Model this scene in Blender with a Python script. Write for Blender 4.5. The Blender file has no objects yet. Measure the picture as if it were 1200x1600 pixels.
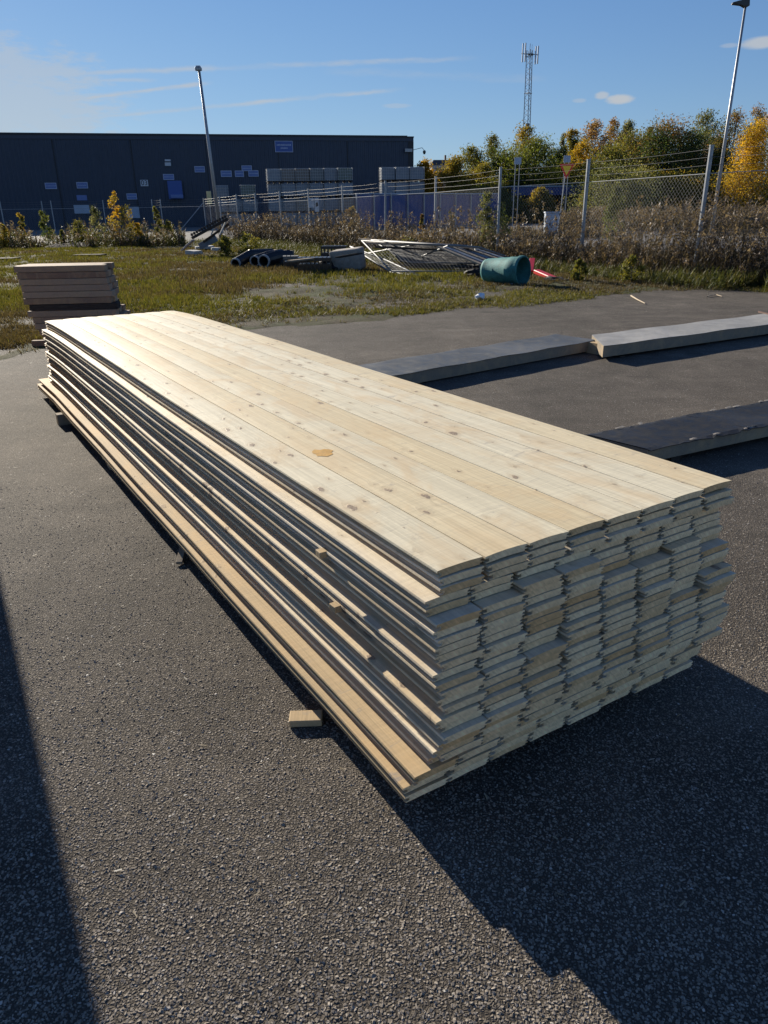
import bpy, bmesh, math, random
import numpy as np
from mathutils import Vector, Matrix

rng = np.random.default_rng(7)
random.seed(7)
sc = bpy.context.scene
COL = sc.collection
rad = math.radians

# ------------------------------------------------------------------ camera
FPX, CAMH, PITCH, ROLL = 1150.0, 1.5, rad(22.0), rad(0.8)
_f = Vector((0, math.cos(PITCH), -math.sin(PITCH)))
_u0 = Vector((0, math.sin(PITCH), math.cos(PITCH)))
_r0 = Vector((1, 0, 0))
_r = _r0 * math.cos(ROLL) - _u0 * math.sin(ROLL)
_u = _u0 * math.cos(ROLL) + _r0 * math.sin(ROLL)
cam_d = bpy.data.cameras.new('camera')
cam = bpy.data.objects.new('camera', cam_d)
COL.objects.link(cam)
cam_d.sensor_fit = 'VERTICAL'
cam_d.sensor_height = 36.0
cam_d.lens = FPX / 1600 * 36.0
cam_d.clip_start = 0.05
cam_d.clip_end = 5000
M = Matrix((( _r.x, _u.x, -_f.x, 0), (_r.y, _u.y, -_f.y, 0), (_r.z, _u.z, -_f.z, CAMH), (0, 0, 0, 1)))
cam.matrix_world = M
sc.camera = cam

def ray(x, y):
    return _r * ((x - 600) / FPX) + _u * ((800 - y) / FPX) + _f
def gp(x, y, z=0.0):
    """point of the world at height z that the photo shows at x, y"""
    d = ray(x, y)
    return Vector((0, 0, CAMH)) + d * ((z - CAMH) / d.z)
def dp(x, y, depth):
    """point at world distance y=depth along that sight line"""
    d = ray(x, y)
    return Vector((0, 0, CAMH)) + d * (depth / d.y)
def proj(p):
    v = Vector(p) - Vector((0, 0, CAMH))
    return 600 + FPX * v.dot(_r) / v.dot(_f), 800 - FPX * v.dot(_u) / v.dot(_f)

# ------------------------------------------------------------------ light
SUN_AZ, SUN_EL = rad(-33.6), rad(20.0)
world = bpy.data.worlds.new('World')
sc.world = world
world.use_nodes = True
SKY_STRENGTH, SUN_STRENGTH, EXPOSURE = 0.05, 4.6, 0.95
sun_d = bpy.data.lights.new('sun', 'SUN')
sun_d.energy = SUN_STRENGTH
sun_d.angle = rad(0.5)
sun_d.color = (1.0, 0.915, 0.775)
sun = bpy.data.objects.new('sun', sun_d)
COL.objects.link(sun)
sdir = Vector((math.sin(SUN_AZ) * math.cos(SUN_EL), math.cos(SUN_AZ) * math.cos(SUN_EL), math.sin(SUN_EL)))
sun.rotation_euler = (-sdir).to_track_quat('-Z', 'Y').to_euler()
sun.location = sdir * 50
sc.view_settings.view_transform = 'Standard'
sc.view_settings.look = 'None'
sc.view_settings.gamma = 1.0
sc.view_settings.use_curve_mapping = False
sc.view_settings.exposure = EXPOSURE
sc.cycles.max_bounces = 6
sc.cycles.transparent_max_bounces = 8

# ------------------------------------------------------------------ node helper
class NT:
    def __init__(s, tree):
        s.t = tree
        s.n = tree.nodes
        s.l = tree.links
    def new(s, typ, **kw):
        n = s.n.new(typ)
        for k, v in kw.items():
            setattr(n, k, v)
        return n
    def put(s, sock, v):
        if v is None:
            return
        if isinstance(v, bpy.types.NodeSocket):
            s.l.new(v, sock)
        elif isinstance(v, (tuple, list)) and len(v) == 3 and sock.type == 'RGBA':
            sock.default_value = (*v, 1)
        else:
            sock.default_value = v
    def math(s, op, a, b=None, c=None, clamp=False):
        n = s.new('ShaderNodeMath', operation=op, use_clamp=clamp)
        for i, v in enumerate((a, b, c)):
            if v is not None:
                s.put(n.inputs[i], v)
        return n.outputs[0]
    def vmath(s, op, a, b=None):
        n = s.new('ShaderNodeVectorMath', operation=op)
        s.put(n.inputs[0], a)
        if b is not None:
            if op == 'SCALE':
                s.put(n.inputs['Scale'], b)
            else:
                s.put(n.inputs[1], b)
        return n.outputs['Value'] if op in ('DOT_PRODUCT', 'LENGTH', 'DISTANCE') else n.outputs[0]
    def mix(s, f, a, b, blend='MIX'):
        n = s.new('ShaderNodeMix', data_type='RGBA', blend_type=blend)
        s.put(n.inputs[0], f)
        s.put(n.inputs[6], a)
        s.put(n.inputs[7], b)
        return n.outputs[2]
    def noise(s, vec, scale=5.0, detail=4.0, rough=0.55, dist=0.0, dim='3D', w=None):
        n = s.new('ShaderNodeTexNoise', noise_dimensions=dim)
        s.put(n.inputs['Vector'], vec)
        n.inputs['Scale'].default_value = scale
        n.inputs['Detail'].default_value = detail
        n.inputs['Roughness'].default_value = rough
        n.inputs['Distortion'].default_value = dist
        if w is not None:
            s.put(n.inputs['W'], w)
        return n.outputs['Fac']
    def voro(s, vec, scale=5.0, feature='F1', rand=1.0, dim='3D'):
        n = s.new('ShaderNodeTexVoronoi', feature=feature, voronoi_dimensions=dim)
        s.put(n.inputs['Vector'], vec)
        n.inputs['Scale'].default_value = scale
        n.inputs['Randomness'].default_value = rand
        return n
    def ramp(s, f, stops, interp='LINEAR'):
        n = s.new('ShaderNodeValToRGB')
        n.color_ramp.interpolation = interp
        e = n.color_ramp.elements
        while len(e) < len(stops):
            e.new(0.5)
        for el, (p, c) in zip(e, stops):
            el.position = p
            el.color = (*c, 1) if isinstance(c, tuple) else (c, c, c, 1)
        s.put(n.inputs[0], f)
        return n.outputs[0]
    def rng(s, f, a, b, c=0.0, d=1.0, smooth=True):
        n = s.new('ShaderNodeMapRange', interpolation_type='SMOOTHSTEP' if smooth else 'LINEAR')
        s.put(n.inputs[0], f)
        for i, v in enumerate((a, b, c, d)):
            s.put(n.inputs[i + 1], v)
        return n.outputs[0]
    def bump(s, h, strength=0.5, dist=0.01, normal=None):
        n = s.new('ShaderNodeBump')
        n.inputs['Strength'].default_value = strength
        n.inputs['Distance'].default_value = dist
        s.put(n.inputs['Height'], h)
        if normal is not None:
            s.put(n.inputs['Normal'], normal)
        return n.outputs[0]
    def scale(s, vec, v3):
        return s.vmath('MULTIPLY', vec, v3)

def newmat(name):
    m = bpy.data.materials.new(name)
    m.use_nodes = True
    m.node_tree.nodes.clear()
    t = NT(m.node_tree)
    out = t.new('ShaderNodeOutputMaterial')
    p = t.new('ShaderNodeBsdfPrincipled')
    t.l.new(p.outputs[0], out.inputs[0])
    return m, t, p, out

def simple(name, col, rough=0.6, var=0.25, scale=6.0, metal=0.0, bump=0.15, spec=0.5, objvar=0.0, stretch=(1, 1, 1), bdist=0.01):
    m, t, p, out = newmat(name)
    tc = t.new('ShaderNodeTexCoord').outputs['Object']
    v = t.scale(tc, stretch)
    f = t.noise(v, scale, 6, 0.6)
    f2 = t.noise(v, scale * 7.3, 4, 0.6)
    ff = t.math('ADD', t.math('MULTIPLY', f, 0.65), t.math('MULTIPLY', f2, 0.35))
    k = t.rng(ff, 0.3, 0.7, 1.0 - var, 1.0 + var)
    if objvar:
        oi = t.new('ShaderNodeObjectInfo').outputs['Random']
        k = t.math('MULTIPLY', k, t.rng(oi, 0, 1, 1 - objvar, 1 + objvar, False))
    c = t.vmath('SCALE', tuple(col), k)
    t.put(p.inputs['Base Color'], c)
    p.inputs['Roughness'].default_value = rough
    p.inputs['Metallic'].default_value = metal
    p.inputs['Specular IOR Level'].default_value = spec
    if bump:
        t.put(p.inputs['Normal'], t.bump(f2, bump, bdist))
    return m

# ------------------------------------------------------------------ sky
wt = NT(world.node_tree)
world.node_tree.nodes.clear()
wout = wt.new('ShaderNodeOutputWorld')
bg = wt.new('ShaderNodeBackground')
wt.l.new(bg.outputs[0], wout.inputs[0])
bg.inputs[1].default_value = SKY_STRENGTH
sky = wt.new('ShaderNodeTexSky', sky_type='NISHITA')
sky.sun_disc = False
sky.sun_elevation = SUN_EL
sky.sun_rotation = SUN_AZ
sky.altitude = 0
sky.air_density = 1.0
sky.dust_density = 0.05
sky.ozone_density = 1.0
wdir = wt.new('ShaderNodeTexCoord').outputs['Generated']
wn = wt.noise(wt.scale(wdir, (9, 9, 40)), 1.0, 6, 0.65)
wn2 = wt.noise(wt.scale(wdir, (30, 30, 110)), 1.0, 5, 0.65)

def contrail(a, b, w, strength, acc):
    d1, d2 = ray(*a).normalized(), ray(*b).normalized()
    n = d1.cross(d2).normalized()
    mid = (d1 + d2).normalized()
    half = d1.dot(mid)
    wob = wt.math('MULTIPLY', wt.math('SUBTRACT', wn2, 0.5), w * 1.6)
    off = wt.math('ABSOLUTE', wt.math('ADD', wt.vmath('DOT_PRODUCT', wdir, tuple(n)), wob))
    band = wt.rng(off, 0.0, w, 1.0, 0.0)
    al = wt.rng(wt.vmath('DOT_PRODUCT', wdir, tuple(mid)), half - 0.0006, half + (1 - half) * 0.45, 0.0, 1.0)
    tex = wt.rng(wn, 0.36, 0.62, 0.25, 1.0)
    f = wt.math('MULTIPLY', wt.math('MULTIPLY', band, al), wt.math('MULTIPLY', tex, strength))
    return f if acc is None else wt.math('MAXIMUM', acc, f)

def puff(c, wx, wy, strength, acc, scale=1.0):
    d = ray(*c).normalized()
    rt = d.cross(Vector((0, 0, 1))).normalized()
    up = rt.cross(d).normalized()
    a = wt.math('DIVIDE', wt.vmath('DOT_PRODUCT', wdir, tuple(rt)), wx)
    b = wt.math('DIVIDE', wt.vmath('DOT_PRODUCT', wt.vmath('SUBTRACT', wdir, tuple(d)), tuple(up)), wy)
    r2 = wt.math('ADD', wt.math('MULTIPLY', a, a), wt.math('MULTIPLY', b, b))
    r2 = wt.math('ADD', r2, wt.math('MULTIPLY', wt.math('SUBTRACT', wn2, 0.5), 1.6 * scale))
    fr = wt.rng(wt.vmath('DOT_PRODUCT', wdir, tuple(d)), 0.5, 0.9, 0, 1)
    f = wt.math('MULTIPLY', wt.math('MULTIPLY', wt.rng(r2, 0.15, 1.0, 1.0, 0.0), strength), fr)
    return f if acc is None else wt.math('MAXIMUM', acc, f)

cl = None
cl = contrail((-200, 128), (760, 90), 0.0040, 0.55, cl)
cl = contrail((60, 163), (330, 129), 0.0032, 0.75, cl)
cl = contrail((-160, 212), (640, 138), 0.0036, 0.70, cl)
cl = contrail((500, 110), (860, 124), 0.006, 0.22, cl)
cl = contrail((110, 127), (235, 125), 0.0028, 0.4, cl)
cl = puff((-10, 150), 0.15, 0.065, 0.5, cl, 1.6)
cl = puff((70, 185), 0.07, 0.020, 0.5, cl, 1.2)
cl = puff((968, 155), 0.019, 0.006, 0.9, cl, 0.7)
cl = puff((940, 149), 0.010, 0.005, 0.7, cl, 0.7)
cl = puff((905, 157), 0.010, 0.003, 0.35, cl, 0.7)
cl = puff((620, 165), 0.022, 0.003, 0.3, cl, 0.9)
cl = puff((1188, 67), 0.024, 0.007, 0.8, cl, 0.5)
cl = puff((1140, 71), 0.012, 0.003, 0.35, cl, 0.5)
graded = wt.vmath('MULTIPLY', sky.outputs[0], (0.60, 0.90, 1.62))
den = wt.vmath('ADD', wt.vmath('SCALE', graded, 0.06), (1.0, 1.0, 1.0))
graded = wt.vmath('DIVIDE', graded, den)
lum = wt.vmath('SCALE', (0.95, 1.0, 1.05), 5.6)
skyc = wt.mix(cl, graded, lum)
wt.l.new(skyc, bg.inputs[0])

# ------------------------------------------------------------------ mesh helpers
def link(o, parent=None):
    COL.objects.link(o)
    if parent is not None:
        o.parent = parent
    return o

def tag(o, label=None, cat=None, group=None, kind=None):
    if label: o['label'] = label
    if cat: o['category'] = cat
    if group: o['group'] = group
    if kind: o['kind'] = kind
    return o

def empty(name, loc=(0, 0, 0), rz=0.0, label=None, cat=None, group=None):
    o = bpy.data.objects.new(name, None)
    o.empty_display_size = 0.2
    o.location = loc
    o.rotation_euler = (0, 0, rz)
    COL.objects.link(o)
    return tag(o, label, cat, group)

class MB:
    def __init__(s):
        s.v, s.f, s.m = [], [], []
    def add(s, vs, fs, mi=0):
        b = len(s.v)
        s.v += [tuple(v) for v in vs]
        s.f += [tuple(b + i for i in f) for f in fs]
        s.m += [mi] * len(fs)
        return s
    def box(s, x0, x1, y0, y1, z0, z1, mi=0, mtx=None):
        vs = [Vector((x, y, z)) for z in (z0, z1) for y in (y0, y1) for x in (x0, x1)]
        if mtx is not None:
            vs = [mtx @ v for v in vs]
        return s.add(vs, [(0, 2, 3, 1), (4, 5, 7, 6), (0, 1, 5, 4), (2, 6, 7, 3), (0, 4, 6, 2), (1, 3, 7, 5)], mi)
    def beam(s, a, b, w, h, mi=0, up=Vector((0, 0, 1))):
        a, b = Vector(a), Vector(b)
        d = (b - a).normalized()
        if abs(d.dot(up)) > 0.99:
            up = Vector((0, 1, 0))
        x = d.cross(up).normalized()
        z = x.cross(d).normalized()
        vs = []
        for p in (a, b):
            for sx, sz in ((-1, -1), (1, -1), (1, 1), (-1, 1)):
                vs.append(p + x * (sx * w / 2) + z * (sz * h / 2))
        return s.add(vs, [(0, 3, 2, 1), (4, 5, 6, 7), (0, 1, 5, 4), (1, 2, 6, 5), (2, 3, 7, 6), (3, 0, 4, 7)], mi)
    def tube(s, pts, r, n=8, mi=0, caps=True):
        pts = [Vector(p) for p in pts]
        if not isinstance(r, (list, tuple)):
            r = [r] * len(pts)
        vs, fs = [], []
        prev = None
        for i, p in enumerate(pts):
            d = (pts[min(i + 1, len(pts) - 1)] - pts[max(i - 1, 0)])
            d = d.normalized() if d.length > 1e-9 else Vector((0, 0, 1))
            if prev is None:
                x = d.cross(Vector((0, 0, 1)))
                if x.length < 0.05:
                    x = d.cross(Vector((0, 1, 0)))
                x.normalize()
            else:
                x = (prev - d * prev.dot(d)).normalized()
            prev = x
            y = d.cross(x)
            for k in range(n):
                a = 2 * math.pi * k / n
                vs.append(p + (x * math.cos(a) + y * math.sin(a)) * r[i])
        for i in range(len(pts) - 1):
            for k in range(n):
                k2 = (k + 1) % n
                fs.append((i * n + k, i * n + k2, (i + 1) * n + k2, (i + 1) * n + k))
        if caps:
            fs.append(tuple(range(n - 1, -1, -1)))
            fs.append(tuple((len(pts) - 1) * n + k for k in range(n)))
        return s.add(vs, fs, mi)
    def lathe(s, prof, n=24, mtx=None, mi=0):
        vs, fs = [], []
        for r, z in prof:
            for k in range(n):
                a = 2 * math.pi * k / n
                v = Vector((r * math.cos(a), r * math.sin(a), z))
                vs.append(mtx @ v if mtx is not None else v)
        for i in range(len(prof) - 1):
            for k in range(n):
                k2 = (k + 1) % n
                fs.append((i * n + k, i * n + k2, (i + 1) * n + k2, (i + 1) * n + k))
        return s.add(vs, fs, mi)
    def mesh(s, name, mats, smooth=False):
        me = bpy.data.meshes.new(name)
        me.from_pydata(s.v, [], s.f)
        for m in (mats if isinstance(mats, (list, tuple)) else [mats]):
            me.materials.append(m)
        me.polygons.foreach_set('material_index', s.m)
        if smooth:
            me.polygons.foreach_set('use_smooth', [True] * len(me.polygons))
        me.update()
        return me
    def build(s, name, mats, parent=None, smooth=False, bevel=0.0, **kw):
        o = bpy.data.objects.new(name, s.mesh(name, mats, smooth))
        link(o, parent)
        if bevel:
            md = o.modifiers.new('bevel', 'BEVEL')
            md.width = bevel
            md.segments = 2
            md.limit_method = 'ANGLE'
        return tag(o, **kw)

def soup(name, tris, cols, mat, parent=None, **kw):
    """a mesh of loose triangles; tris (N,3,3), cols (N,3)"""
    n = len(tris)
    me = bpy.data.meshes.new(name)
    me.vertices.add(3 * n)
    me.vertices.foreach_set('co', np.ascontiguousarray(tris, dtype=np.float32).ravel())
    me.loops.add(3 * n)
    me.loops.foreach_set('vertex_index', np.arange(3 * n, dtype=np.int32))
    me.polygons.add(n)
    me.polygons.foreach_set('loop_start', np.arange(0, 3 * n, 3, dtype=np.int32))
    me.update(calc_edges=True)
    ca = me.color_attributes.new('Col', 'FLOAT_COLOR', 'POINT')
    c = np.ones((n, 3, 4), dtype=np.float32)
    c[:, :, :3] = cols[:, None, :]
    ca.data.foreach_set('color', c.ravel())
    me.materials.append(mat)
    o = bpy.data.objects.new(name, me)
    link(o, parent)
    return tag(o, **kw)

def copy_tree(o, parent=None, **kw):
    c = o.copy()
    COL.objects.link(c)
    if parent is not None:
        c.parent = parent
    for ch in [x for x in o.children]:
        copy_tree(ch, c)
    return tag(c, **kw)

def smooth(a, b, x):
    t = np.clip((x - a) / (b - a), 0, 1)
    return t * t * (3 - 2 * t)

def vnoise(x, y, seed=0, oct=4):
    """cheap value noise for numpy arrays, about -1..1"""
    x, y = np.asarray(x, float), np.asarray(y, float)
    out = np.zeros(np.broadcast(x, y).shape)
    amp, tot = 1.0, 0.0
    for o in range(oct):
        xi, yi = np.floor(x).astype(int), np.floor(y).astype(int)
        fx, fy = x - xi, y - yi
        fx, fy = fx * fx * (3 - 2 * fx), fy * fy * (3 - 2 * fy)
        def h(a, b):
            n = (a * 374761393 + b * 668265263 + (seed + o) * 1274126177) & 0x7fffffff
            n = ((n ^ (n >> 13)) * 1103515245) & 0x7fffffff
            return (n % 10007) / 10007.0 * 2 - 1
        out += amp * ((h(xi, yi) * (1 - fx) + h(xi + 1, yi) * fx) * (1 - fy) + (h(xi, yi + 1) * (1 - fx) + h(xi + 1, yi + 1) * fx) * fy)
        tot += amp
        amp *= 0.5
        x, y = x * 2.03 + 17, y * 2.03 + 5
    return out / tot * 1.6

# ------------------------------------------------------------------ materials
def asphalt_mat(name, far=False):
    m, t, p, out = newmat(name)
    tc = t.new('ShaderNodeTexCoord').outputs['Object']
    warp = t.new('ShaderNodeTexNoise')
    t.put(warp.inputs['Vector'], tc)
    warp.inputs['Scale'].default_value = 60
    warp.inputs['Detail'].default_value = 2
    wv = t.vmath('ADD', tc, t.vmath('SCALE', t.vmath('SUBTRACT', warp.outputs['Color'], (0.5, 0.5, 0.5)), 0.006))
    v1 = t.voro(wv, 115, 'F1', 1.0)
    v2 = t.voro(wv, 190, 'F1', 1.0)
    vd = t.voro(wv, 115, 'DISTANCE_TO_EDGE', 1.0)
    sep = t.new('ShaderNodeSeparateColor')
    t.l.new(v1.outputs['Color'], sep.inputs[0])
    cellr = sep.outputs[0]
    stone = t.rng(vd.outputs['Distance'], 0.03, 0.30, 0, 1)
    big = t.noise(tc, 0.55, 5, 0.6)
    mid = t.noise(tc, 4.0, 5, 0.6)
    fine = t.noise(tc, 420, 3, 0.6)
    base = t.ramp(cellr, [(0.0, (0.100, 0.084, 0.067)), (0.45, (0.142, 0.121, 0.098)), (0.8, (0.185, 0.159, 0.130)), (0.97, (0.23, 0.198, 0.16)), (1.0, (0.50, 0.48, 0.44))])
    col = t.mix(stone, (0.056, 0.047, 0.037), base)
    k = t.math('MULTIPLY', t.rng(big, 0.3, 0.7, 0.80, 1.18), t.rng(mid, 0.3, 0.7, 0.86, 1.14))
    # old tyre sweeps and paler dusty streaks along the yard
    st = t.noise(t.scale(t.vmath('ADD', tc, (3, 0, 0)), (0.25, 1.6, 1)), 1.0, 5, 0.6, 0.6)
    k = t.math('MULTIPLY', k, t.rng(st, 0.35, 0.7, 0.9, 1.16))
    dark = t.rng(t.noise(t.vmath('ADD', tc, (31, 7, 0)), 0.8, 4, 0.6), 0.58, 0.72, 1.0, 0.78)
    k = t.math('MULTIPLY', k, t.math('MULTIPLY', dark, 1.16))
    tr1 = t.noise(t.scale(t.vmath('ADD', tc, (9, 4, 0)), (0.9, 0.12, 1)), 1.6, 4, 0.55, 0.3)
    k = t.math('MULTIPLY', k, t.rng(tr1, 0.50, 0.66, 1.0, 1.18))
    spot = t.voro(t.vmath('ADD', tc, t.vmath('SCALE', warp.outputs['Color'], 0.05)), 0.75, 'F1', 1.0)
    k = t.math('MULTIPLY', k, t.rng(t.math('ADD', spot.outputs['Distance'], t.math('MULTIPLY', mid, 0.12)), 0.12, 0.20, 0.72, 1.0))
    t.put(p.inputs['Base Color'], t.vmath('SCALE', col, k))
    h = t.math('ADD', t.math('MULTIPLY', stone, t.rng(cellr, 0, 1, 0.45, 1.0, False)), t.math('MULTIPLY', t.math('SUBTRACT', 1.0, v2.outputs['Distance']), 0.30))
    h = t.math('ADD', h, t.math('MULTIPLY', fine, 0.15))
    h = t.math('ADD', h, t.math('MULTIPLY', mid, 0.9))
    t.put(p.inputs['Normal'], t.bump(h, 1.0, 0.0045))
    p.inputs['Roughness'].default_value = 0.88
    p.inputs['Specular IOR Level'].default_value = 0.22
    return m

M_ASPHALT = asphalt_mat('weathered_asphalt')

def wood_mat(name, tones, knots=1.0, grey=0.0, blotch=1.0, rough=0.62, scale=1.0):
    """tones: list of colours picked per plank; local x across, y along, z up"""
    m, t, p, out = newmat(name)
    tc = t.new('ShaderNodeTexCoord').outputs['Object']
    oi = t.new('ShaderNodeObjectInfo').outputs['Random']
    offs = t.new('ShaderNodeCombineXYZ')
    t.put(offs.inputs[0], t.math('MULTIPLY', oi, 37.0))
    t.put(offs.inputs[1], t.math('MULTIPLY', oi, 91.0))
    t.put(offs.inputs[2], t.math('MULTIPLY', oi, 53.0))
    v = t.vmath('ADD', tc, offs.outputs[0])
    sp = t.new('ShaderNodeSeparateXYZ')
    t.l.new(v, sp.inputs[0])
    # knots: cells stretched along the plank
    kv = t.new('ShaderNodeCombineXYZ')
    kw = t.math('MULTIPLY', t.math('SUBTRACT', t.noise(t.scale(v, (40, 26, 20)), 1.0, 3, 0.6), 0.5), 0.42)
    t.put(kv.inputs[0], t.math('ADD', t.math('MULTIPLY', sp.outputs[0], 15.0), kw))
    t.put(kv.inputs[1], t.math('ADD', t.math('MULTIPLY', sp.outputs[1], 7.5), kw))
    vk = t.voro(kv.outputs[0], 1.0, 'F1', 0.95, '2D')
    sk = t.new('ShaderNodeSeparateColor')
    t.l.new(vk.outputs['Color'], sk.inputs[0])
    size = t.math('MULTIPLY', t.math('POWER', t.rng(sk.outputs[0], 0.30, 1.0, 0.0, 1.0, False), 2.6), 0.19)
    kd = vk.outputs['Distance']
    kn = t.math('SUBTRACT', kd, t.math('ADD', size, 0.012))
    clus = t.rng(t.noise(t.scale(v, (6, 1.7, 6)), 1.0, 3, 0.6), 0.42, 0.60, -0.09, 0.02)
    kn = t.math('SUBTRACT', kn, clus)
    knot = t.math('MULTIPLY', t.rng(kn, -0.05, 0.03, 1.0, 0.0), t.rng(sk.outputs[0], 0.34, 0.42, 0, 1))
    halo = t.math('MULTIPLY', t.rng(kn, -0.02, 0.28, 1.0, 0.0), t.rng(sk.outputs[0], 0.50, 0.8, 0, 1))
    # grain lines that bend round the knots
    gx = t.math('ADD', sp.outputs[0], t.math('MULTIPLY', halo, 0.026))
    gv = t.new('ShaderNodeCombineXYZ')
    t.put(gv.inputs[0], t.math('MULTIPLY', gx, 85.0 * scale))
    t.put(gv.inputs[1], t.math('MULTIPLY', sp.outputs[1], 1.3 * scale))
    t.put(gv.inputs[2], t.math('MULTIPLY', sp.outputs[2], 85.0 * scale))
    g1 = t.noise(gv.outputs[0], 1.0, 5, 0.62, 0.9)
    g2 = t.noise(t.scale(gv.outputs[0], (4.5, 10, 4.5)), 1.0, 3, 0.6)
    blv = t.scale(v, (5.5, 2.6, 5.5))
    b1 = t.noise(blv, 1.0, 5, 0.62, 0.8)
    saw = t.noise(t.scale(v, (3.0, 90, 3.0)), 1.0, 3, 0.6, 0.3)
    tone = t.ramp(oi, [(i / max(1, len(tones) - 1), c) for i, c in enumerate(tones)])
    k = t.rng(g1, 0.30, 0.70, 0.84, 1.08)
    k = t.math('MULTIPLY', k, t.rng(g2, 0.2, 0.8, 0.94, 1.05))
    k = t.math('MULTIPLY', k, t.rng(saw, 0.3, 0.7, 0.965, 1.03))
    c = t.vmath('SCALE', tone, k)
    c = t.mix(t.math('MULTIPLY', t.rng(b1, 0.42, 0.72, 0, 1), 0.42 * blotch), c, (0.60, 0.42, 0.22))
    b2 = t.noise(t.scale(v, (7, 16, 7)), 1.0, 5, 0.72, 1.6)
    c = t.mix(t.math('MULTIPLY', t.rng(b2, 0.55, 0.76, 0, 1), 0.42 * blotch + grey), c, (0.30, 0.27, 0.24))
    c = t.mix(t.math('MULTIPLY', halo, 0.40 * knots), c, (0.44, 0.33, 0.20))
    kc = t.ramp(t.noise(kv.outputs[0], 14, 3, 0.6), [(0.3, (0.12, 0.085, 0.06)), (0.7, (0.42, 0.32, 0.23))])
    c = t.mix(t.math('MULTIPLY', knot, 0.9 * knots), c, kc)
    t.put(p.inputs['Base Color'], c)
    p.inputs['Roughness'].default_value = rough
    p.inputs['Specular IOR Level'].default_value = 0.14
    h = t.math('ADD', t.math('MULTIPLY', g1, 0.6), t.math('MULTIPLY', saw, 0.5))
    h = t.math('ADD', h, t.math('MULTIPLY', b1, 1.4))
    h = t.math('ADD', h, t.math('MULTIPLY', knot, 0.7))
    t.put(p.inputs['Normal'], t.bump(h, 0.55, 0.0022))
    return m

def endgrain_mat(name, a, b, c3):
    m, t, p, out = newmat(name)
    tc = t.new('ShaderNodeTexCoord').outputs['Object']
    oi = t.new('ShaderNodeObjectInfo').outputs['Random']
    sp = t.new('ShaderNodeSeparateXYZ')
    t.l.new(tc, sp.inputs[0])
    cx = t.math('SUBTRACT', sp.outputs[0], t.rng(oi, 0, 1, -0.02, 0.16, False))
    cz = t.math('ADD', sp.outputs[2], t.math('ADD', t.math('MULTIPLY', t.math('FRACT', t.math('MULTIPLY', oi, 7.3)), 0.10), 0.012))
    d = t.math('SQRT', t.math('ADD', t.math('MULTIPLY', cx, cx), t.math('MULTIPLY', cz, cz)))
    d = t.math('ADD', d, t.math('MULTIPLY', t.noise(tc, 30, 3, 0.5), 0.006))
    ring = t.math('FRACT', t.math('MULTIPLY', d, 300.0))
    ringm = t.rng(ring, 0.55, 0.95, 0, 1)
    # diagonal saw scratches
    cv = t.new('ShaderNodeCombineXYZ')
    t.put(cv.inputs[0], t.math('MULTIPLY', t.math('ADD', sp.outputs[0], t.math('MULTIPLY', sp.outputs[2], 0.8)), 260))
    t.put(cv.inputs[1], t.math('MULTIPLY', sp.outputs[2], 20))
    sc1 = t.noise(cv.outputs[0], 1.0, 4, 0.65)
    tone = t.ramp(t.math('FRACT', t.math('MULTIPLY', oi, 3.7)), [(0, a), (0.5, b), (1, c3)])
    c = t.vmath('SCALE', tone, t.math('MULTIPLY', t.rng(sc1, 0.3, 0.7, 0.84, 1.18), t.rng(t.noise(tc, 26, 4, 0.6), 0.3, 0.7, 0.86, 1.15)))
    c = t.mix(t.math('MULTIPLY', ringm, 0.30), c, (0.22, 0.13, 0.07))
    t.put(p.inputs['Base Color'], c)
    p.inputs['Roughness'].default_value = 0.8
    p.inputs['Specular IOR Level'].default_value = 0.25
    t.put(p.inputs['Normal'], t.bump(sc1, 0.6, 0.001))
    return m

M_PINE = wood_mat('planed_spruce', [(0.70, 0.59, 0.41), (0.75, 0.65, 0.48), (0.69, 0.53, 0.32), (0.76, 0.67, 0.52), (0.68, 0.545, 0.35), (0.77, 0.69, 0.55)])
M_PALEPINE = wood_mat('pale_planed_spruce', [(0.71, 0.635, 0.455), (0.74, 0.67, 0.495), (0.69, 0.61, 0.425)], knots=1.0, blotch=1.25)
M_YELLOWPINE = wood_mat('yellowish_planed_spruce', [(0.69, 0.575, 0.365), (0.70, 0.595, 0.395), (0.67, 0.55, 0.335)], knots=1.0, blotch=1.1)
M_SAWN = wood_mat('rough_sawn_spruce', [(0.52, 0.385, 0.215), (0.46, 0.34, 0.20), (0.56, 0.42, 0.24)], knots=0.6, blotch=1.9, rough=0.75, scale=2.0)
M_END = endgrain_mat('plank_end_grain', (0.95, 0.635, 0.33), (0.97, 0.73, 0.43), (0.73, 0.43, 0.185))
M_OLDWOOD = wood_mat('weathered_sawn_timber', [(0.26, 0.18, 0.125), (0.37, 0.28, 0.20), (0.24, 0.155, 0.11), (0.40, 0.31, 0.225), (0.30, 0.20, 0.14)], knots=0.9, blotch=0.6, rough=0.8)
M_GREYWOOD = wood_mat('grey_bearer_timber', [(0.25, 0.21, 0.16), (0.30, 0.25, 0.19)], knots=0.5, blotch=0.8, rough=0.85)
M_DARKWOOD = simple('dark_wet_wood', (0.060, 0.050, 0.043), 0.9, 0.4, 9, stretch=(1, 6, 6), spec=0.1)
M_GALV = simple('galvanised_steel', (0.34, 0.35, 0.36), 0.5, 0.18, 12, metal=0.55, bump=0.05)
M_WIRE = simple('galvanised_wire', (0.16, 0.16, 0.155), 0.6, 0.15, 8, bump=0)
M_DARKSTEEL = simple('dark_lamp_housing', (0.035, 0.04, 0.04), 0.45, 0.2, 8, bump=0.05)
M_NAVY = simple('navy_profiled_sheet', (0.030, 0.045, 0.075), 0.42, 0.10, 1.5, bump=0.0, spec=0.4)
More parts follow.
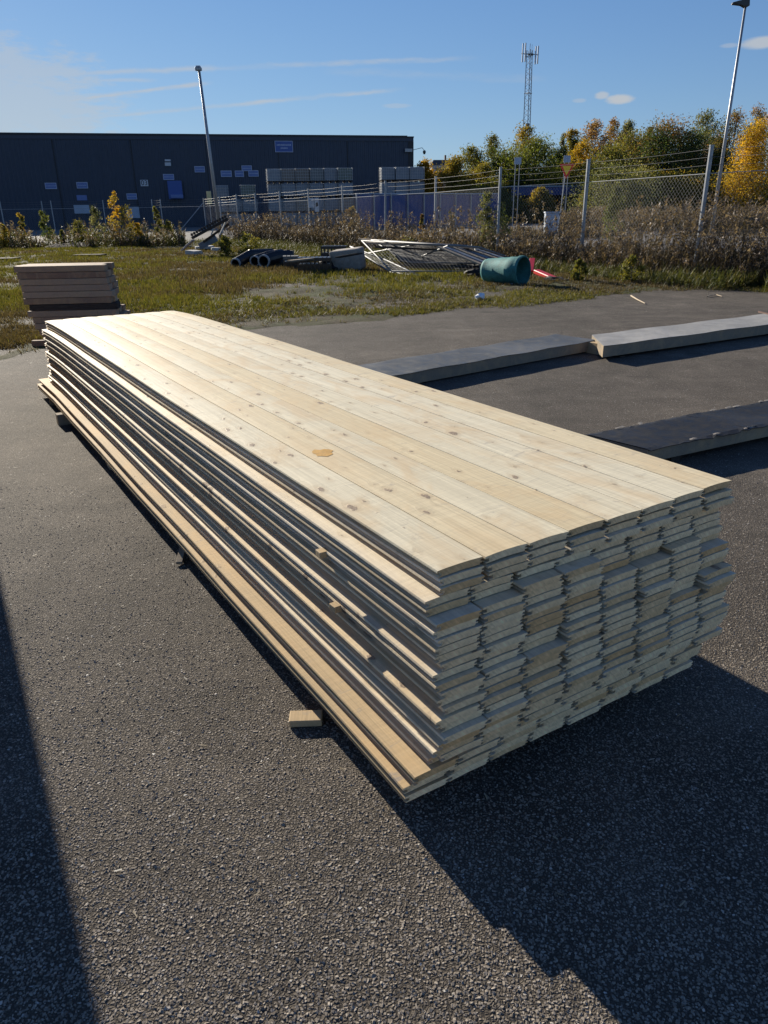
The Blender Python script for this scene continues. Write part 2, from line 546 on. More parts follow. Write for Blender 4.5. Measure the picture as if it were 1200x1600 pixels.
M_NAVY2 = simple('dark_roof_trim', (0.010, 0.012, 0.018), 0.5, 0.1, 2, bump=0)
M_BLUE = simple('blue_sheet_wall', (0.030, 0.060, 0.21), 0.5, 0.15, 1.2, bump=0.05)
M_BLUE2 = simple('faded_blue_sign', (0.13, 0.19, 0.40), 0.5, 0.08, 3, bump=0)
M_SIGNLINE = simple('pale_sign_print', (0.42, 0.46, 0.58), 0.5, 0.05, 3, bump=0)
M_SIGNBLUE = simple('deep_blue_sign', (0.045, 0.10, 0.32), 0.5, 0.05, 3, bump=0)
M_WHITE = simple('white_painted_metal', (0.62, 0.64, 0.66), 0.5, 0.08, 3, bump=0.03)
M_PLATE = simple('off_white_plate', (0.55, 0.57, 0.60), 0.5, 0.08, 3, bump=0)
M_BLACK = simple('black_print', (0.02, 0.02, 0.025), 0.5, 0.1, 3, bump=0)
M_DOORGREY = simple('pale_grey_door', (0.36, 0.42, 0.50), 0.5, 0.1, 2, bump=0.02)
M_YELLOWP = simple('faded_yellow_plate', (0.58, 0.50, 0.25), 0.5, 0.1, 3, bump=0)
M_IBC = simple('cloudy_white_tank', (0.17, 0.20, 0.24), 0.4, 0.12, 3, bump=0.02, objvar=0.18)
M_IBC2 = simple('beige_tank', (0.15, 0.13, 0.115), 0.4, 0.12, 3, bump=0.02, objvar=0.12)
M_IBC3 = simple('green_grey_tank', (0.10, 0.13, 0.11), 0.4, 0.12, 3, bump=0.02, objvar=0.12)
M_IBC4 = simple('dark_tank', (0.12, 0.14, 0.15), 0.4, 0.12, 3, bump=0.02)
M_CONC = simple('pale_concrete', (0.42, 0.40, 0.36), 0.9, 0.2, 14, bump=0.5)
M_CONC2 = simple('brown_stained_concrete', (0.30, 0.265, 0.22), 0.9, 0.25, 10, bump=0.5)
M_BLKPLASTIC = simple('black_plastic', (0.018, 0.018, 0.020), 0.28, 0.3, 6, bump=0.1)
M_TEAL = simple('faded_teal_plastic', (0.045, 0.17, 0.165), 0.75, 0.45, 4, bump=0.25, spec=0.2)
M_RED = simple('red_plastic', (0.65, 0.02, 0.015), 0.4, 0.15, 6, bump=0.05)
M_SIGNRED = simple('red_sign_border', (0.75, 0.04, 0.03), 0.5, 0.05, 6, bump=0)
M_SIGNYEL = simple('yellow_sign_face', (0.98, 0.62, 0.04), 0.5, 0.05, 6, bump=0)
M_PAPER = simple('crumpled_white_paper', (0.75, 0.76, 0.78), 0.7, 0.1, 20, bump=0.3)
M_TARP = simple('grey_blue_sheet', (0.14, 0.17, 0.21), 0.6, 0.2, 5, bump=0.2)
M_LAUNDRY = simple('pinkish_board', (0.50, 0.38, 0.34), 0.7, 0.15, 8, bump=0.1)
M_HOUSE = simple('pale_render_wall', (0.40, 0.40, 0.40), 0.8, 0.1, 2, bump=0)
M_ROOF = simple('dark_tile_roof', (0.06, 0.05, 0.05), 0.8, 0.15, 3, bump=0.1)
M_REDROOF = simple('brown_tile_roof', (0.12, 0.065, 0.05), 0.8, 0.15, 3, bump=0.1)
M_BARK = simple('tree_bark', (0.10, 0.085, 0.07), 0.9, 0.3, 14, bump=0.5)
M_TWIG = simple('dry_branch', (0.42, 0.33, 0.22), 0.8, 0.2, 20, bump=0.2)

def sheet_mat(name, c1, c2, c3, rough, sc_=2.0, cover=0.5):
    m, t, p, out = newmat(name)
    tc = t.new('ShaderNodeTexCoord').outputs['Object']
    n1 = t.noise(tc, sc_, 6, 0.62, 0.5)
    n2 = t.noise(tc, sc_ * 9, 5, 0.65)
    n3 = t.noise(t.scale(tc, (1, 9, 1)), sc_ * 3, 5, 0.6, 0.6)
    c = t.mix(t.rng(n1, 0.40, 0.62, 0, 1), c1, c2)
    c = t.mix(t.math('MULTIPLY', t.rng(n2, 0.55, 0.75, 0, 1), cover), c, c3)
    c = t.mix(t.math('MULTIPLY', t.rng(n3, 0.55, 0.75, 0, 1), 0.35), c, c2)
    t.put(p.inputs['Base Color'], c)
    t.put(p.inputs['Roughness'], t.rng(n2, 0.3, 0.7, rough - 0.12, rough + 0.15))
    p.inputs['Specular IOR Level'].default_value = 0.25
    t.put(p.inputs['Normal'], t.bump(t.math('ADD', n1, t.math('MULTIPLY', n2, 0.3)), 0.5, 0.012))
    return m
M_BITUMEN = sheet_mat('black_building_paper', (0.010, 0.011, 0.014), (0.018, 0.019, 0.023), (0.05, 0.05, 0.05), 0.6, 1.6, 0.2)
M_GREYSHEET = sheet_mat('grey_roofing_sheet', (0.055, 0.062, 0.07), (0.10, 0.105, 0.11), (0.20, 0.195, 0.18), 0.6, 0.9, 0.3)
M_PALESHEET = sheet_mat('pale_grey_roofing_sheet', (0.26, 0.255, 0.24), (0.33, 0.32, 0.30), (0.20, 0.20, 0.19), 0.7, 2.5, 0.5)
M_TORN = simple('torn_paper_edge', (0.36, 0.31, 0.24), 0.85, 0.3, 18, bump=0.3)
M_STRAW = simple('dry_straw', (0.48, 0.39, 0.24), 0.8, 0.2, 18, bump=0)

def foliage_mat(name, trans=0.45, rough=0.6, gain=1.0):
    m = bpy.data.materials.new(name)
    m.use_nodes = True
    m.node_tree.nodes.clear()
    t = NT(m.node_tree)
    out = t.new('ShaderNodeOutputMaterial')
    at = t.new('ShaderNodeAttribute', attribute_name='Col')
    c = t.vmath('SCALE', at.outputs['Color'], gain)
    d = t.new('ShaderNodeBsdfPrincipled')
    t.put(d.inputs['Base Color'], c)
    d.inputs['Roughness'].default_value = rough
    d.inputs['Specular IOR Level'].default_value = 0.25
    tr = t.new('ShaderNodeBsdfTranslucent')
    t.put(tr.inputs[0], t.vmath('MULTIPLY', c, (1.25, 1.15, 0.6)))
    mx = t.new('ShaderNodeMixShader')
    mx.inputs[0].default_value = trans
    t.l.new(d.outputs[0], mx.inputs[1])
    t.l.new(tr.outputs[0], mx.inputs[2])
    t.l.new(mx.outputs[0], out.inputs[0])
    return m
M_LEAF = foliage_mat('leaves', 0.5, gain=1.55)
M_GRASS = foliage_mat('grass_blades', 0.40)
M_WEED = foliage_mat('dry_weeds', 0.30)

def soil_mat():
    m, t, p, out = newmat('rough_grassy_soil')
    tc = t.new('ShaderNodeTexCoord').outputs['Object']
    n0 = t.noise(tc, 0.33, 5, 0.6, 0.4)
    n1 = t.noise(tc, 1.9, 6, 0.65)
    n2 = t.noise(tc, 14, 5, 0.7)
    n3 = t.noise(tc, 70, 3, 0.7)
    soil = t.ramp(n2, [(0.3, (0.030, 0.024, 0.015)), (0.5, (0.070, 0.056, 0.034)), (0.62, (0.080, 0.060, 0.036)), (0.78, (0.115, 0.09, 0.058))])
    green = t.ramp(n3, [(0.3, (0.022, 0.030, 0.010)), (0.7, (0.085, 0.10, 0.030))])
    straw = t.ramp(n3, [(0.3, (0.045, 0.036, 0.019)), (0.7, (0.125, 0.10, 0.055))])
    c = t.mix(t.rng(n1, 0.40, 0.58, 0, 1), soil, green)
    c = t.mix(t.math('MULTIPLY', t.rng(n0, 0.42, 0.6, 0, 1), 0.6), c, straw)
    t.put(p.inputs['Base Color'], c)
    p.inputs['Roughness'].default_value = 0.95
    p.inputs['Specular IOR Level'].default_value = 0.15
    t.put(p.inputs['Normal'], t.bump(t.math('ADD', t.math('MULTIPLY', n2, 1.0), t.math('MULTIPLY', n3, 0.35)), 0.9, 0.03))
    return m
M_SOIL = soil_mat()
M_FARGROUND = simple('distant_dry_grass', (0.13, 0.105, 0.062), 0.95, 0.35, 0.35, bump=0.6, spec=0.1, bdist=0.1)
M_ROAD = simple('pale_worn_road', (0.155, 0.145, 0.135), 0.85, 0.12, 0.8, bump=0.1, spec=0.2)

# ------------------------------------------------------------------ ground
def gz(y):
    return 0.6 * float(smooth(46, 60, np.float64(y)))

def grid(name, xs, ys, zf, mat, **kw):
    X, Y = np.meshgrid(xs, ys)
    Z = zf(X, Y)
    nx, ny = len(xs), len(ys)
    me = bpy.data.meshes.new(name)
    v = np.stack([X, Y, Z], -1).reshape(-1, 3)
    i = np.arange(nx * ny).reshape(ny, nx)
    f = np.stack([i[:-1, :-1], i[:-1, 1:], i[1:, 1:], i[1:, :-1]], -1).reshape(-1, 4)
    me.from_pydata(v.tolist(), [], f.tolist())
    me.materials.append(mat)
    me.polygons.foreach_set('use_smooth', [True] * len(me.polygons))
    o = bpy.data.objects.new(name, me)
    COL.objects.link(o)
    return tag(o, **kw)

ysf = np.concatenate([np.linspace(-60, 40, 6), np.linspace(44, 62, 10), [80, 120, 250, 600, 1500, 3000]])
grid('ground', np.array([-3000, -600, -120, -40, 0, 40, 120, 600, 3000.]), ysf,
     lambda X, Y: -0.05 + 0.6 * smooth(46, 60, Y) + 0 * X, M_FARGROUND, kind='structure', label='flat dry grassland reaching to the trees')

# edge of the asphalt yard, read off the photograph
edge_px = [(-40, 572), (0, 556), (70, 549), (230, 528), (400, 517), (480, 509), (540, 505), (592, 502), (640, 497), (687, 491), (715, 486), (760, 483), (813, 479), (900, 466), (1000, 459), (1100, 454), (1200, 456), (1330, 462)]
E_ = np.array([[gp(*p).x, gp(*p).y] for p in edge_px])
E_ = E_[np.argsort(E_[:, 0])]
def edge_y(x):
    return np.interp(x, E_[:, 0], E_[:, 1])
asp = MB()
asp.add([(-60, -12, 0), (60, -12, 0), (60, 26, 0), (-60, 26, 0)], [(0, 1, 2, 3)])
asp.build('asphalt_yard', M_ASPHALT, kind='structure', label='rough grey asphalt of the timber yard')

# coarse chippings standing proud of the near asphalt
def chippings():
    n = 95000
    yy = 0.62 + 3.6 * rng.random(n) ** 1.25
    xx = rng.uniform(-1, 1, n) * (0.22 + yy * 0.60)
    keepn = rng.random(n) < np.clip(1.35 - (yy - 0.62) / 3.6, 0, 1)
    xx, yy = xx[keepn], yy[keepn]
    n = len(xx)
    R = rng.uniform(0.0020, 0.0052, n) * (1 + 0.25 * (rng.random(n) > 0.93))
    Hh = R * rng.uniform(0.06, 0.36, n)
    k = 5
    a0 = rng.uniform(0, 2 * np.pi, n)
    ring0, ring1 = [], []
    sx_ = rng.uniform(0.7, 1.3, n); tl = rng.normal(0, 0.16, (n, 2))
    for j in range(k):
        a = a0 + 2 * np.pi * j / k + rng.uniform(-0.3, 0.3, n)
        r0 = R * rng.uniform(0.8, 1.2, n)
        x0_, y0_ = np.cos(a) * r0 * sx_, np.sin(a) * r0 / sx_
        ring0.append(np.stack([xx + x0_, yy + y0_, np.full(n, -0.0008)], 1))
        f = rng.uniform(0.45, 0.8, n)
        ring1.append(np.stack([xx + x0_ * f, yy + y0_ * f, Hh + (x0_ * tl[:, 0] + y0_ * tl[:, 1])], 1))
    T_ = []
    for j in range(k):
        j2 = (j + 1) % k
        T_ += [np.stack([ring0[j], ring0[j2], ring1[j2]], 1), np.stack([ring0[j], ring1[j2], ring1[j]], 1)]
    for j in range(1, k - 1):
        T_.append(np.stack([ring1[0], ring1[j], ring1[j + 1]], 1))
    tone = np.array([(0.15, 0.126, 0.098), (0.215, 0.184, 0.147), (0.27, 0.232, 0.186), (0.32, 0.277, 0.225), (0.235, 0.205, 0.17), (0.48, 0.43, 0.37)])
    cc_ = tone[rng.choice(6, n, p=[.20, .28, .24, .13, .14, .01])] * rng.uniform(0.85, 1.15, (n, 1))
    soup('asphalt_chippings', np.concatenate(T_), np.concatenate([cc_] * len(T_)), M_CHIP, kind='stuff', cat='chippings', label='coarse stone chippings set in the near asphalt')
mC, tC, pC, oC = newmat('stone_chippings')
tC.put(pC.inputs['Base Color'], tC.new('ShaderNodeAttribute', attribute_name='Col').outputs['Color'])
pC.inputs['Roughness'].default_value = 0.85
pC.inputs['Specular IOR Level'].default_value = 0.25
M_CHIP = mC
chippings()

# fence line (tops of the posts read off the photograph, post height 2.8 m)
PH = 2.8
post_px = [(1420, 205), (1255, 215), (1112, 228), (920, 250), (782, 262), (680, 276), (601, 283), (534, 290), (481, 295), (437, 299), (398, 302), (369, 304), (343, 307), (318, 310)]
posts = [gp(x, y, PH) for x, y in post_px]
fl = np.array([[p.x, p.y] for p in posts])
def fence_y(x):
    o = np.argsort(fl[:, 0])
    return np.interp(x, fl[o, 0], fl[o, 1])
left_px = [(250, 311.5), (237, 312), (160, 313), (79, 314), (64, 314.5), (0, 315), (-70, 316)]
leftp = [gp(x, y, PH) for x, y in left_px]

def inside(X, Y):
    """grass verge: between asphalt edge and the fence (plus 2 m)"""
    return (Y - edge_y(X)), (fence_y(X) + 2.0 - Y)
def verge_z(X, Y):
    a, b = inside(X, Y)
    a = a + vnoise(X * 1.3, Y * 1.3, 3, 4) * 0.45
    z = -0.02 + 0.035 * smooth(-0.25, 0.5, a) + 0.05 * smooth(0.3, 2.5, a) * vnoise(X * 0.9, Y * 0.9, 9, 4)
    z = z + 0.012 * vnoise(X * 6, Y * 6, 12, 3) * smooth(0, 0.6, a)
    return z - 0.3 * smooth(-0.2, -3.0, b)
xs = np.concatenate([np.arange(-34, -8, 0.3), np.arange(-8, 14, 0.11)])
ys = np.concatenate([np.arange(7.5, 22, 0.11), np.arange(22, 62, 0.3)])
vg = grid('grass_verge', xs, ys, verge_z, M_SOIL, kind='structure', label='uneven verge of soil and worn grass beyond the asphalt')

# grass blades
def blades(n, px, py, pz, hmin, hmax, w, cols, lean=0.5, seg=1):
    h = rng.uniform(hmin, hmax, n)
    a = rng.uniform(0, 2 * np.pi, n)
    la = rng.uniform(0, 2 * np.pi, n)
    ll = rng.uniform(0, lean, n) * h
    base = np.stack([px, py, pz], 1)
    side = np.stack([np.cos(a), np.sin(a), np.zeros(n)], 1) * (w * rng.uniform(0.6, 1.4, n))[:, None] / 2
    tip = base + np.stack([np.cos(la) * ll, np.sin(la) * ll, h], 1)
    tri = np.stack([base - side, base + side, tip], 1)
    c = cols[rng.integers(0, len(cols), n)] * rng.uniform(0.7, 1.25, (n, 1))
    return tri, c

GREENS = np.array([(0.075, 0.084, 0.016), (0.11, 0.116, 0.022), (0.155, 0.148, 0.032), (0.15, 0.13, 0.038), (0.075, 0.077, 0.020)])
STRAWS = np.array([(0.10, 0.078, 0.045), (0.075, 0.058, 0.034), (0.13, 0.104, 0.062), (0.055, 0.048, 0.024)])
T, C = [], []
N = 150000
# more tufts close by than far away
py_ = 9 + 40 * rng.random(N) ** 1.9
px_ = rng.uniform(-1, 1, N) * (py_ * 0.60) + 0.2
a, b = inside(px_, py_)
a2 = a + vnoise(px_ * 1.3, py_ * 1.3, 3, 4) * 0.45
patch = vnoise(px_ * 0.55, py_ * 0.55, 21, 4)
keep = (a2 > -0.05) & (b > 0) & (patch + rng.normal(0, 0.22, N) + np.clip((a2 - 2.5) * 0.05, 0, 0.5) + 0.30 * (px_ > 0.5) > 0.0)
px_, py_, pt, a2 = px_[keep], py_[keep], patch[keep], a2[keep]
K = 5
px5 = np.repeat(px_, K) + rng.normal(0, 0.03, len(px_) * K)
py5 = np.repeat(py_, K) + rng.normal(0, 0.03, len(px_) * K)
pz5 = verge_z(px5, py5) - 0.01
dry = vnoise(px5 * 0.35, py5 * 0.35, 33, 3) + rng.normal(0, 0.3, len(px5)) > 0.10
hh = 1.0 + 0.9 * smooth(2.0, 7.0, np.repeat(a2, K))
t1, c1 = blades(len(px5), px5, py5, pz5, 0.02, 0.075, 0.010, GREENS, 1.3)
t1[:, 2, 2] = t1[:, 0, 2] + (t1[:, 2, 2] - t1[:, 0, 2]) * hh
c1[dry] = STRAWS[rng.integers(0, len(STRAWS), dry.sum())] * rng.uniform(0.7, 1.2, (dry.sum(), 1))
wd = 1 + py5 / 22
mid = (t1[:, 0] + t1[:, 1]) / 2
t1[:, 0] = mid + (t1[:, 0] - mid) * wd[:, None]
t1[:, 1] = mid + (t1[:, 1] - mid) * wd[:, None]
soup('short_grass', t1, c1, M_GRASS, kind='stuff', cat='grass', label='short green and straw coloured grass growing on the verge')

# tall dry weeds along the fence and on the verge beyond the road
def weeds(n, x, y, z, hmin, hmax, head=1.0, tones=None, leafn=9, wk=1.0):
    T, C = [], []
    h = rng.uniform(hmin, hmax, n) * (0.55 + 0.55 * smooth(-0.5, 0.6, vnoise(x * 0.8, y * 0.8, 41, 3))) 
    lx, ly = rng.normal(0, 0.10, n) * h, rng.normal(0, 0.10, n) * h
    a = rng.uniform(0, np.pi, n)
    w = 0.008 * wk
    base = np.stack([x, y, z], 1)
    tip = base + np.stack([lx, ly, h], 1)
    side = np.stack([np.cos(a), np.sin(a), 0 * a], 1) * w / 2
    T += [np.stack([base - side, base + side, tip], 1)]
    tones = np.array(tones)
    cs = tones[rng.integers(0, len(tones), n)]
    C += [cs * 0.55]
    for k in range(leafn):
        f = rng.uniform(0.12, 0.95, n)
        c0 = base + (tip - base) * f[:, None]
        L = rng.uniform(0.04, 0.11, n) * wk ** 0.5
        an = rng.uniform(0, 2 * np.pi, n)
        d = np.stack([np.cos(an), np.sin(an), rng.uniform(-0.2, 1.8, n)], 1) * L[:, None]
        s = np.stack([-np.sin(an), np.cos(an), rng.uniform(-0.4, 0.4, n)], 1) * (0.009 * wk)
        T += [np.stack([c0 - s, c0 + s, c0 + d], 1)]
        C += [cs * rng.uniform(0.5, 1.0, (n, 1))]
    hm = rng.random(n) < head
    nh = hm.sum()
    for k in range(9):
        c0 = tip[hm] - np.stack([lx[hm], ly[hm], h[hm]], 1) * rng.uniform(0, 0.16, (nh, 1)) + rng.normal(0, 0.025 * wk ** 0.5, (nh, 3))
        d = rng.normal(0, 0.035 * wk ** 0.5, (nh, 3))
        s = rng.normal(0, 0.016 * wk ** 0.5, (nh, 3))
        T += [np.stack([c0 - s, c0 + s, c0 + d], 1)]
        C += [np.array([[0.20, 0.155, 0.125]]) * rng.uniform(0.55, 1.25, (nh, 1))]
    return np.concatenate(T), np.concatenate(C)

BROWN = [(0.072, 0.054, 0.042), (0.10, 0.078, 0.060), (0.06, 0.048, 0.038), (0.092, 0.076, 0.05), (0.12, 0.095, 0.07), (0.06, 0.058, 0.028)]
OLIVE = [(0.10, 0.115, 0.03), (0.13, 0.14, 0.04), (0.15, 0.135, 0.05), (0.075, 0.09, 0.025)]
def along(n, spread, lo=0, hi=None, off=0.0):
    p = fl[lo:hi]
    seg = np.diff(p, axis=0)
    L = np.hypot(seg[:, 0], seg[:, 1])
    k = rng.choice(len(seg), n, p=L / L.sum())
    t = rng.random(n)
    q = p[k] + seg[k] * t[:, None]
    nn = np.stack([seg[k, 1], -seg[k, 0]], 1) / L[k][:, None]
    # normal that points away from the camera side
    sgn = np.sign((nn * (q - np.array([-6.0, 8.0]))).sum(1))
    nn *= sgn[:, None]
    return q + nn * (off + rng.normal(0, spread, n) * (1 + 0.0 * t))[:, None]
def region(n, px_lo, px_hi, y_near, y_far):
    d = rng.uniform(y_near, y_far, n)
    ang_lo = (px_lo - 600) / 1237.0
    ang_hi = (px_hi - 600) / 1237.0
    return np.stack([rng.uniform(ang_lo, ang_hi, n) * d, d], 1)
PALE_ = [(0.19, 0.15, 0.105), (0.15, 0.115, 0.08), (0.22, 0.18, 0.13)]
# near part right
q = along(4800, 0.55, 0, 5, 0.25)
t_, c_ = weeds(len(q), q[:, 0], q[:, 1], verge_z(q[:, 0], q[:, 1]) * 0, 0.35, 1.05, 0.40, BROWN, 9, 0.9)
q2 = along(4200, 0.7, 4, 12, -0.3)
t2_, c2_ = weeds(len(q2), q2[:, 0], q2[:, 1], 0 * q2[:, 0], 0.6, 1.65, 0.6, BROWN, 8, 1.5)
q3 = along(900, 0.45, 0, 5, 0.1)
t3_, c3_ = weeds(len(q3), q3[:, 0], q3[:, 1], 0 * q3[:, 0], 1.0, 1.75, 0.85, PALE_, 10, 1.0)
q4 = region(3400, -30, 292, 42.5, 49.5)
q4 = q4[vnoise(q4[:, 0] * 0.5, q4[:, 1] * 0.5, 77, 3) + rng.normal(0, 0.3, len(q4)) > -0.15]
t4_, c4_ = weeds(len(q4), q4[:, 0], q4[:, 1], 0.6 * smooth(46, 60, q4[:, 1]), 0.35, 1.3, 0.35, BROWN + OLIVE + OLIVE, 9, 2.4)
soup('tall_dry_weeds', np.concatenate([t_, t2_, t3_]), np.concatenate([c_, c2_, c3_]), M_WEED, kind='stuff', cat='weeds', label='tall brown withered weeds with fluffy heads along the wire fence')
soup('mixed_weeds', t4_, c4_ * 1.1, M_WEED, kind='stuff', cat='weeds', label='ragged green and brown weeds before the warehouse at left')
# green low growth at the foot of the weeds
q = np.concatenate([along(5500, 0.5, 0, 5, -0.8), along(6500, 1.0, 4, 12, -2.2)])
t_, c_ = weeds(len(q), q[:, 0], q[:, 1], 0 * q[:, 0], 0.10, 0.34, 0.0, OLIVE, 8, 1.1)
soup('green_undergrowth', t_, c_ * 1.15, M_WEED, kind='stuff', cat='undergrowth', label='low green undergrowth at the foot of the dry weeds')

# verge behind the road with pale tall grass
PALE = [(0.22, 0.165, 0.105), (0.18, 0.13, 0.085), (0.25, 0.20, 0.13), (0.15, 0.13, 0.06)]
q = region(5200, 870, 1290, 52, 64)
t_, c_ = weeds(len(q), q[:, 0], q[:, 1], 0.6 * smooth(46, 60, q[:, 1]), 0.5, 1.25, 0.6, PALE, 6, 3.2)
q = region(1500, 760, 960, 47, 51)
t2_, c2_ = weeds(len(q), q[:, 0], q[:, 1], 0.6 * smooth(46, 60, q[:, 1]), 0.25, 0.6, 0.4, PALE, 6, 3.0)
soup('pale_roadside_grass', np.concatenate([t_, t2_]), np.concatenate([c_, c2_]), M_WEED, kind='stuff', cat='grass', label='pale tall dry grass on the verge behind the road')

# road and the far paved yard
road = MB()
pl = [gp(770, 391), gp(1000, 392), gp(1200, 394), gp(1500, 400)]
pr = [gp(770, 371), gp(1000, 368), gp(1200, 365), gp(1500, 361)]
vs = [(p.x, p.y, 0.0) for p in pl] + [(p.x, p.y, 0.0) for p in pr]
road.add(vs, [(i, i + 1, i + 5, i + 4) for i in range(3)])
road.build('road', M_ROAD, kind='structure', label='pale worn road beyond the wire fence')
yard = MB()
yv = []
for y in (46, 49, 52, 55, 58, 60, 90):
    yv += [(-60, y, gz(y) + 0.0), (16 + (y - 46) * 0.8, y, gz(y) + 0.0)]
yard.add(yv, [(2 * i, 2 * i + 1, 2 * i + 3, 2 * i + 2) for i in range(6)])
yard.build('paved_loading_yard', M_ROAD, kind='structure', label='paved yard in front of the dark warehouse')

# ------------------------------------------------------------------ the big plank pile
PA = rad(31.5)
Uv = Vector((-math.sin(PA), math.cos(PA), 0))
Wv = Vector((math.cos(PA), math.sin(PA), 0))
A0 = gp(685, 893, 0.70)
pile = empty('plank_pile', (A0.x, A0.y, 0), PA, 'big low stack of pale new tongue and groove planks on the asphalt', 'timber stack')
LEN, PW, PT, PITCHX, ROWH = 5.88, 0.1390, 0.0196, 0.1437, 0.0226
Z0 = 0.090
def bow(y):
    return 0.0014 * math.sin(y * 2.0 + 0.4) + 0.0008 * math.sin(y * 4.1 + 1) - 0.030 * float(smooth(5.1, 6.2, np.float64(y))) ** 1.3
def plank_mesh(name, L, mats, cup=0.0022, chip=0, bowf=bow, nseg=14, wob=0.0, PW=PW):
    T = PT
    # profile x,z going round: bottom, tongue side (right), top, groove side (left)
    prof = [(0.006, 0), (PW * 0.5, 0), (PW - 0.010, 0), (PW - 0.009, 0.0050), (PW - 0.001, 0.0056), (PW - 0.001, 0.0082), (PW - 0.009, 0.0088),
            (PW - 0.008, T - 0.0065), (PW, T - 0.005), (PW * 0.75, T), (PW * 0.5, T), (PW * 0.25, T), (0.0016, T), (0.0, T - 0.0042),
            (0, 0.0132), (0.014, 0.0126), (0.014, 0.0038), (0.001, 0.0032)]
    prof.insert(9, (PW - 0.0006, T))
    n = len(prof)
    vs, fs, mi = [], [], []
    for i in range(nseg + 1):
        y = L * i / nseg
        sx = wob * math.sin(i * 1.7 + chip * 2.1)
        for x, z in prof:
            q = (2 * x / PW - 1)
            zc = cup * (1 - q * q)
            vs.append((x + sx, y, z + zc + bowf(y)))
    for i in range(nseg):
        for k in range(n):
            k2 = (k + 1) % n
            fs.append((i * n + k, (i + 1) * n + k, (i + 1) * n + k2, i * n + k2))
            mi.append(0)
    # end faces split in convex strips
    def cap(b, flip):
        quads = [(0, 1, 11, 12), (1, 3, 7, 10, 11), (1, 2, 3), (3, 6, 7), (3, 4, 5, 6), (7, 8, 9, 10), (0, 12, 16, 17), (12, 13, 14, 16), (14, 15, 16), (18, 0, 17)]
        for q in quads:
            q = tuple(b + j for j in q)
            fs.append(q if not flip else tuple(reversed(q)))
            mi.append(1)
    cap(0, False)
    cap(nseg * n, True)
    me = bpy.data.meshes.new(name)
    me.from_pydata(vs, [], fs)
    for m in mats:
        me.materials.append(m)
    me.polygons.foreach_set('material_index', mi)
    me.update()
    return me
variants = [plank_mesh('plank', LEN, [M_PINE, M_END], cup=c, chip=i, wob=0.0005) for i, c in enumerate((0.0016, 0.0020, 0.0024, 0.0014))]
top_variants = [plank_mesh('plank', LEN, [m_, M_END], cup=c, chip=i, wob=0.0, PW=0.1415) for m_ in (M_PALEPINE, M_YELLOWPINE) for i, c in enumerate((0.0022, 0.0030))]
sawn = plank_mesh('plank', LEN + 0.25, [M_SAWN, M_END], cup=0.001, wob=0.002)
NR = 27
dxr = [0, .003, .005, -.044, -.047, -.034, -.036, -.034, -.038, -.033, -.030, -.044, -.047, -.038, -.053, -.042, -.058, -.044, -.051, -.055, -.067, -.049, -.054, -.118, -.108, -.135, -.133]
dyr = [0, -.004, -.010, -.002, .002, -.036, -.040, -.044, -.050, -.046, -.048, -.060, -.058, -.064, -.070, -.072, -.080, -.086, -.094, -.090, -.084, -.078, -.06, -.062, -.055, -.050, -.050]
rnd = random.Random(11)
planks_top = []
for r in range(NR):
    z = Z0 + (NR - 1 - r) * ROWH
    ncol = 8
    gapsum = 0
    for c in range(ncol):
        me = variants[rnd.randrange(4)]
        if r == 0:
            me = top_variants[(0, 3, 1, 2, 0, 1, 0, 3)[c]]
        if r in (23, 25, 26) and c == 0:
            me = sawn
        o = bpy.data.objects.new('plank', me)
        link(o, pile)
        dx = dxr[r] + (rnd.uniform(-0.0045, 0.0045) if r else 0.0)
        dy = dyr[r] + rnd.uniform(-0.007, 0.007)
        ledge = (4, 4, 3, 3, 6, 6, 5, 7)[c]
        if 2 < r <= 7:
            dy = (-0.040 if r > ledge else -0.004) + rnd.uniform(-0.006, 0.006) - 0.002 * (r - 3)
        ledge2 = (11, 12, 12, 10, 10, 9, 12, 13)[c]
        if 7 < r < 15:
            dy = (-0.068 if r > ledge2 else -0.048) + rnd.uniform(-0.006, 0.006)
        if c == 0 and 3 < r < 23:
            dx += rnd.uniform(-0.007, 0.006)
        if c == 7 and r in (11, 12, 13):
            dx += 0.006 + 0.003 * (r == 12); dy -= 0.028 + 0.012 * (r == 12)
        dz = rnd.uniform(-0.0004, 0.0008) if r else (0, .0024, .0052, .0046, .0058, .0050, .0062, .0060)[c]
        o.location = (c * PITCHX + dx, dy, z + dz)
        o.rotation_euler = (0, rnd.uniform(-0.007, 0.007) if r else (-.016, -.020, -.004, -.006, 0, -.004, .004, .006)[c], rnd.uniform(-0.0006, 0.0006) if r else 0)
        if r == 0:
            planks_top.append(o)
# resin stain on the second plank
st = MB()
sv = []
for k in range(14):
    a = 2 * math.pi * k / 14
    rr = 1 + 0.12 * math.sin(3 * a + 1) + 0.10 * math.sin(4 * a) + 0.08 * math.sin(7 * a + 2)
    sv.append((0.072 + 0.033 * rr * math.cos(a), 1.0 + 0.042 * rr * math.sin(a), 0))
tgt = gp(505, 709, 0.70)
loc = tgt - Vector((A0.x, A0.y, 0))
sx_, sy_ = loc.dot(Wv), loc.dot(Uv)
ci = max(0, min(7, int(sx_ / PITCHX)))
lx0 = sx_ - planks_top[ci].location.x
ly0 = sy_ - planks_top[ci].location.y
prof_z = lambda x, y: PT + 0.0031 * (1 - (2 * x / 0.1414 - 1) ** 2) + bow(y) + 0.0009
sv = [(lx0 + 0.036 * (v[0] - 0.072) / 0.033, ly0 + (v[1] - 1.0) * 1.1) for v in sv]
sv = [(x, y, prof_z(x, y)) for x, y in sv]
M_RESIN = simple('orange_resin_stain', (0.56, 0.30, 0.04), 0.5, 0.25, 60, bump=0.1)
st.add(sv, [tuple(range(14))])
st.build('stain', M_RESIN, planks_top[ci], label='orange resin stain on the pale plank')

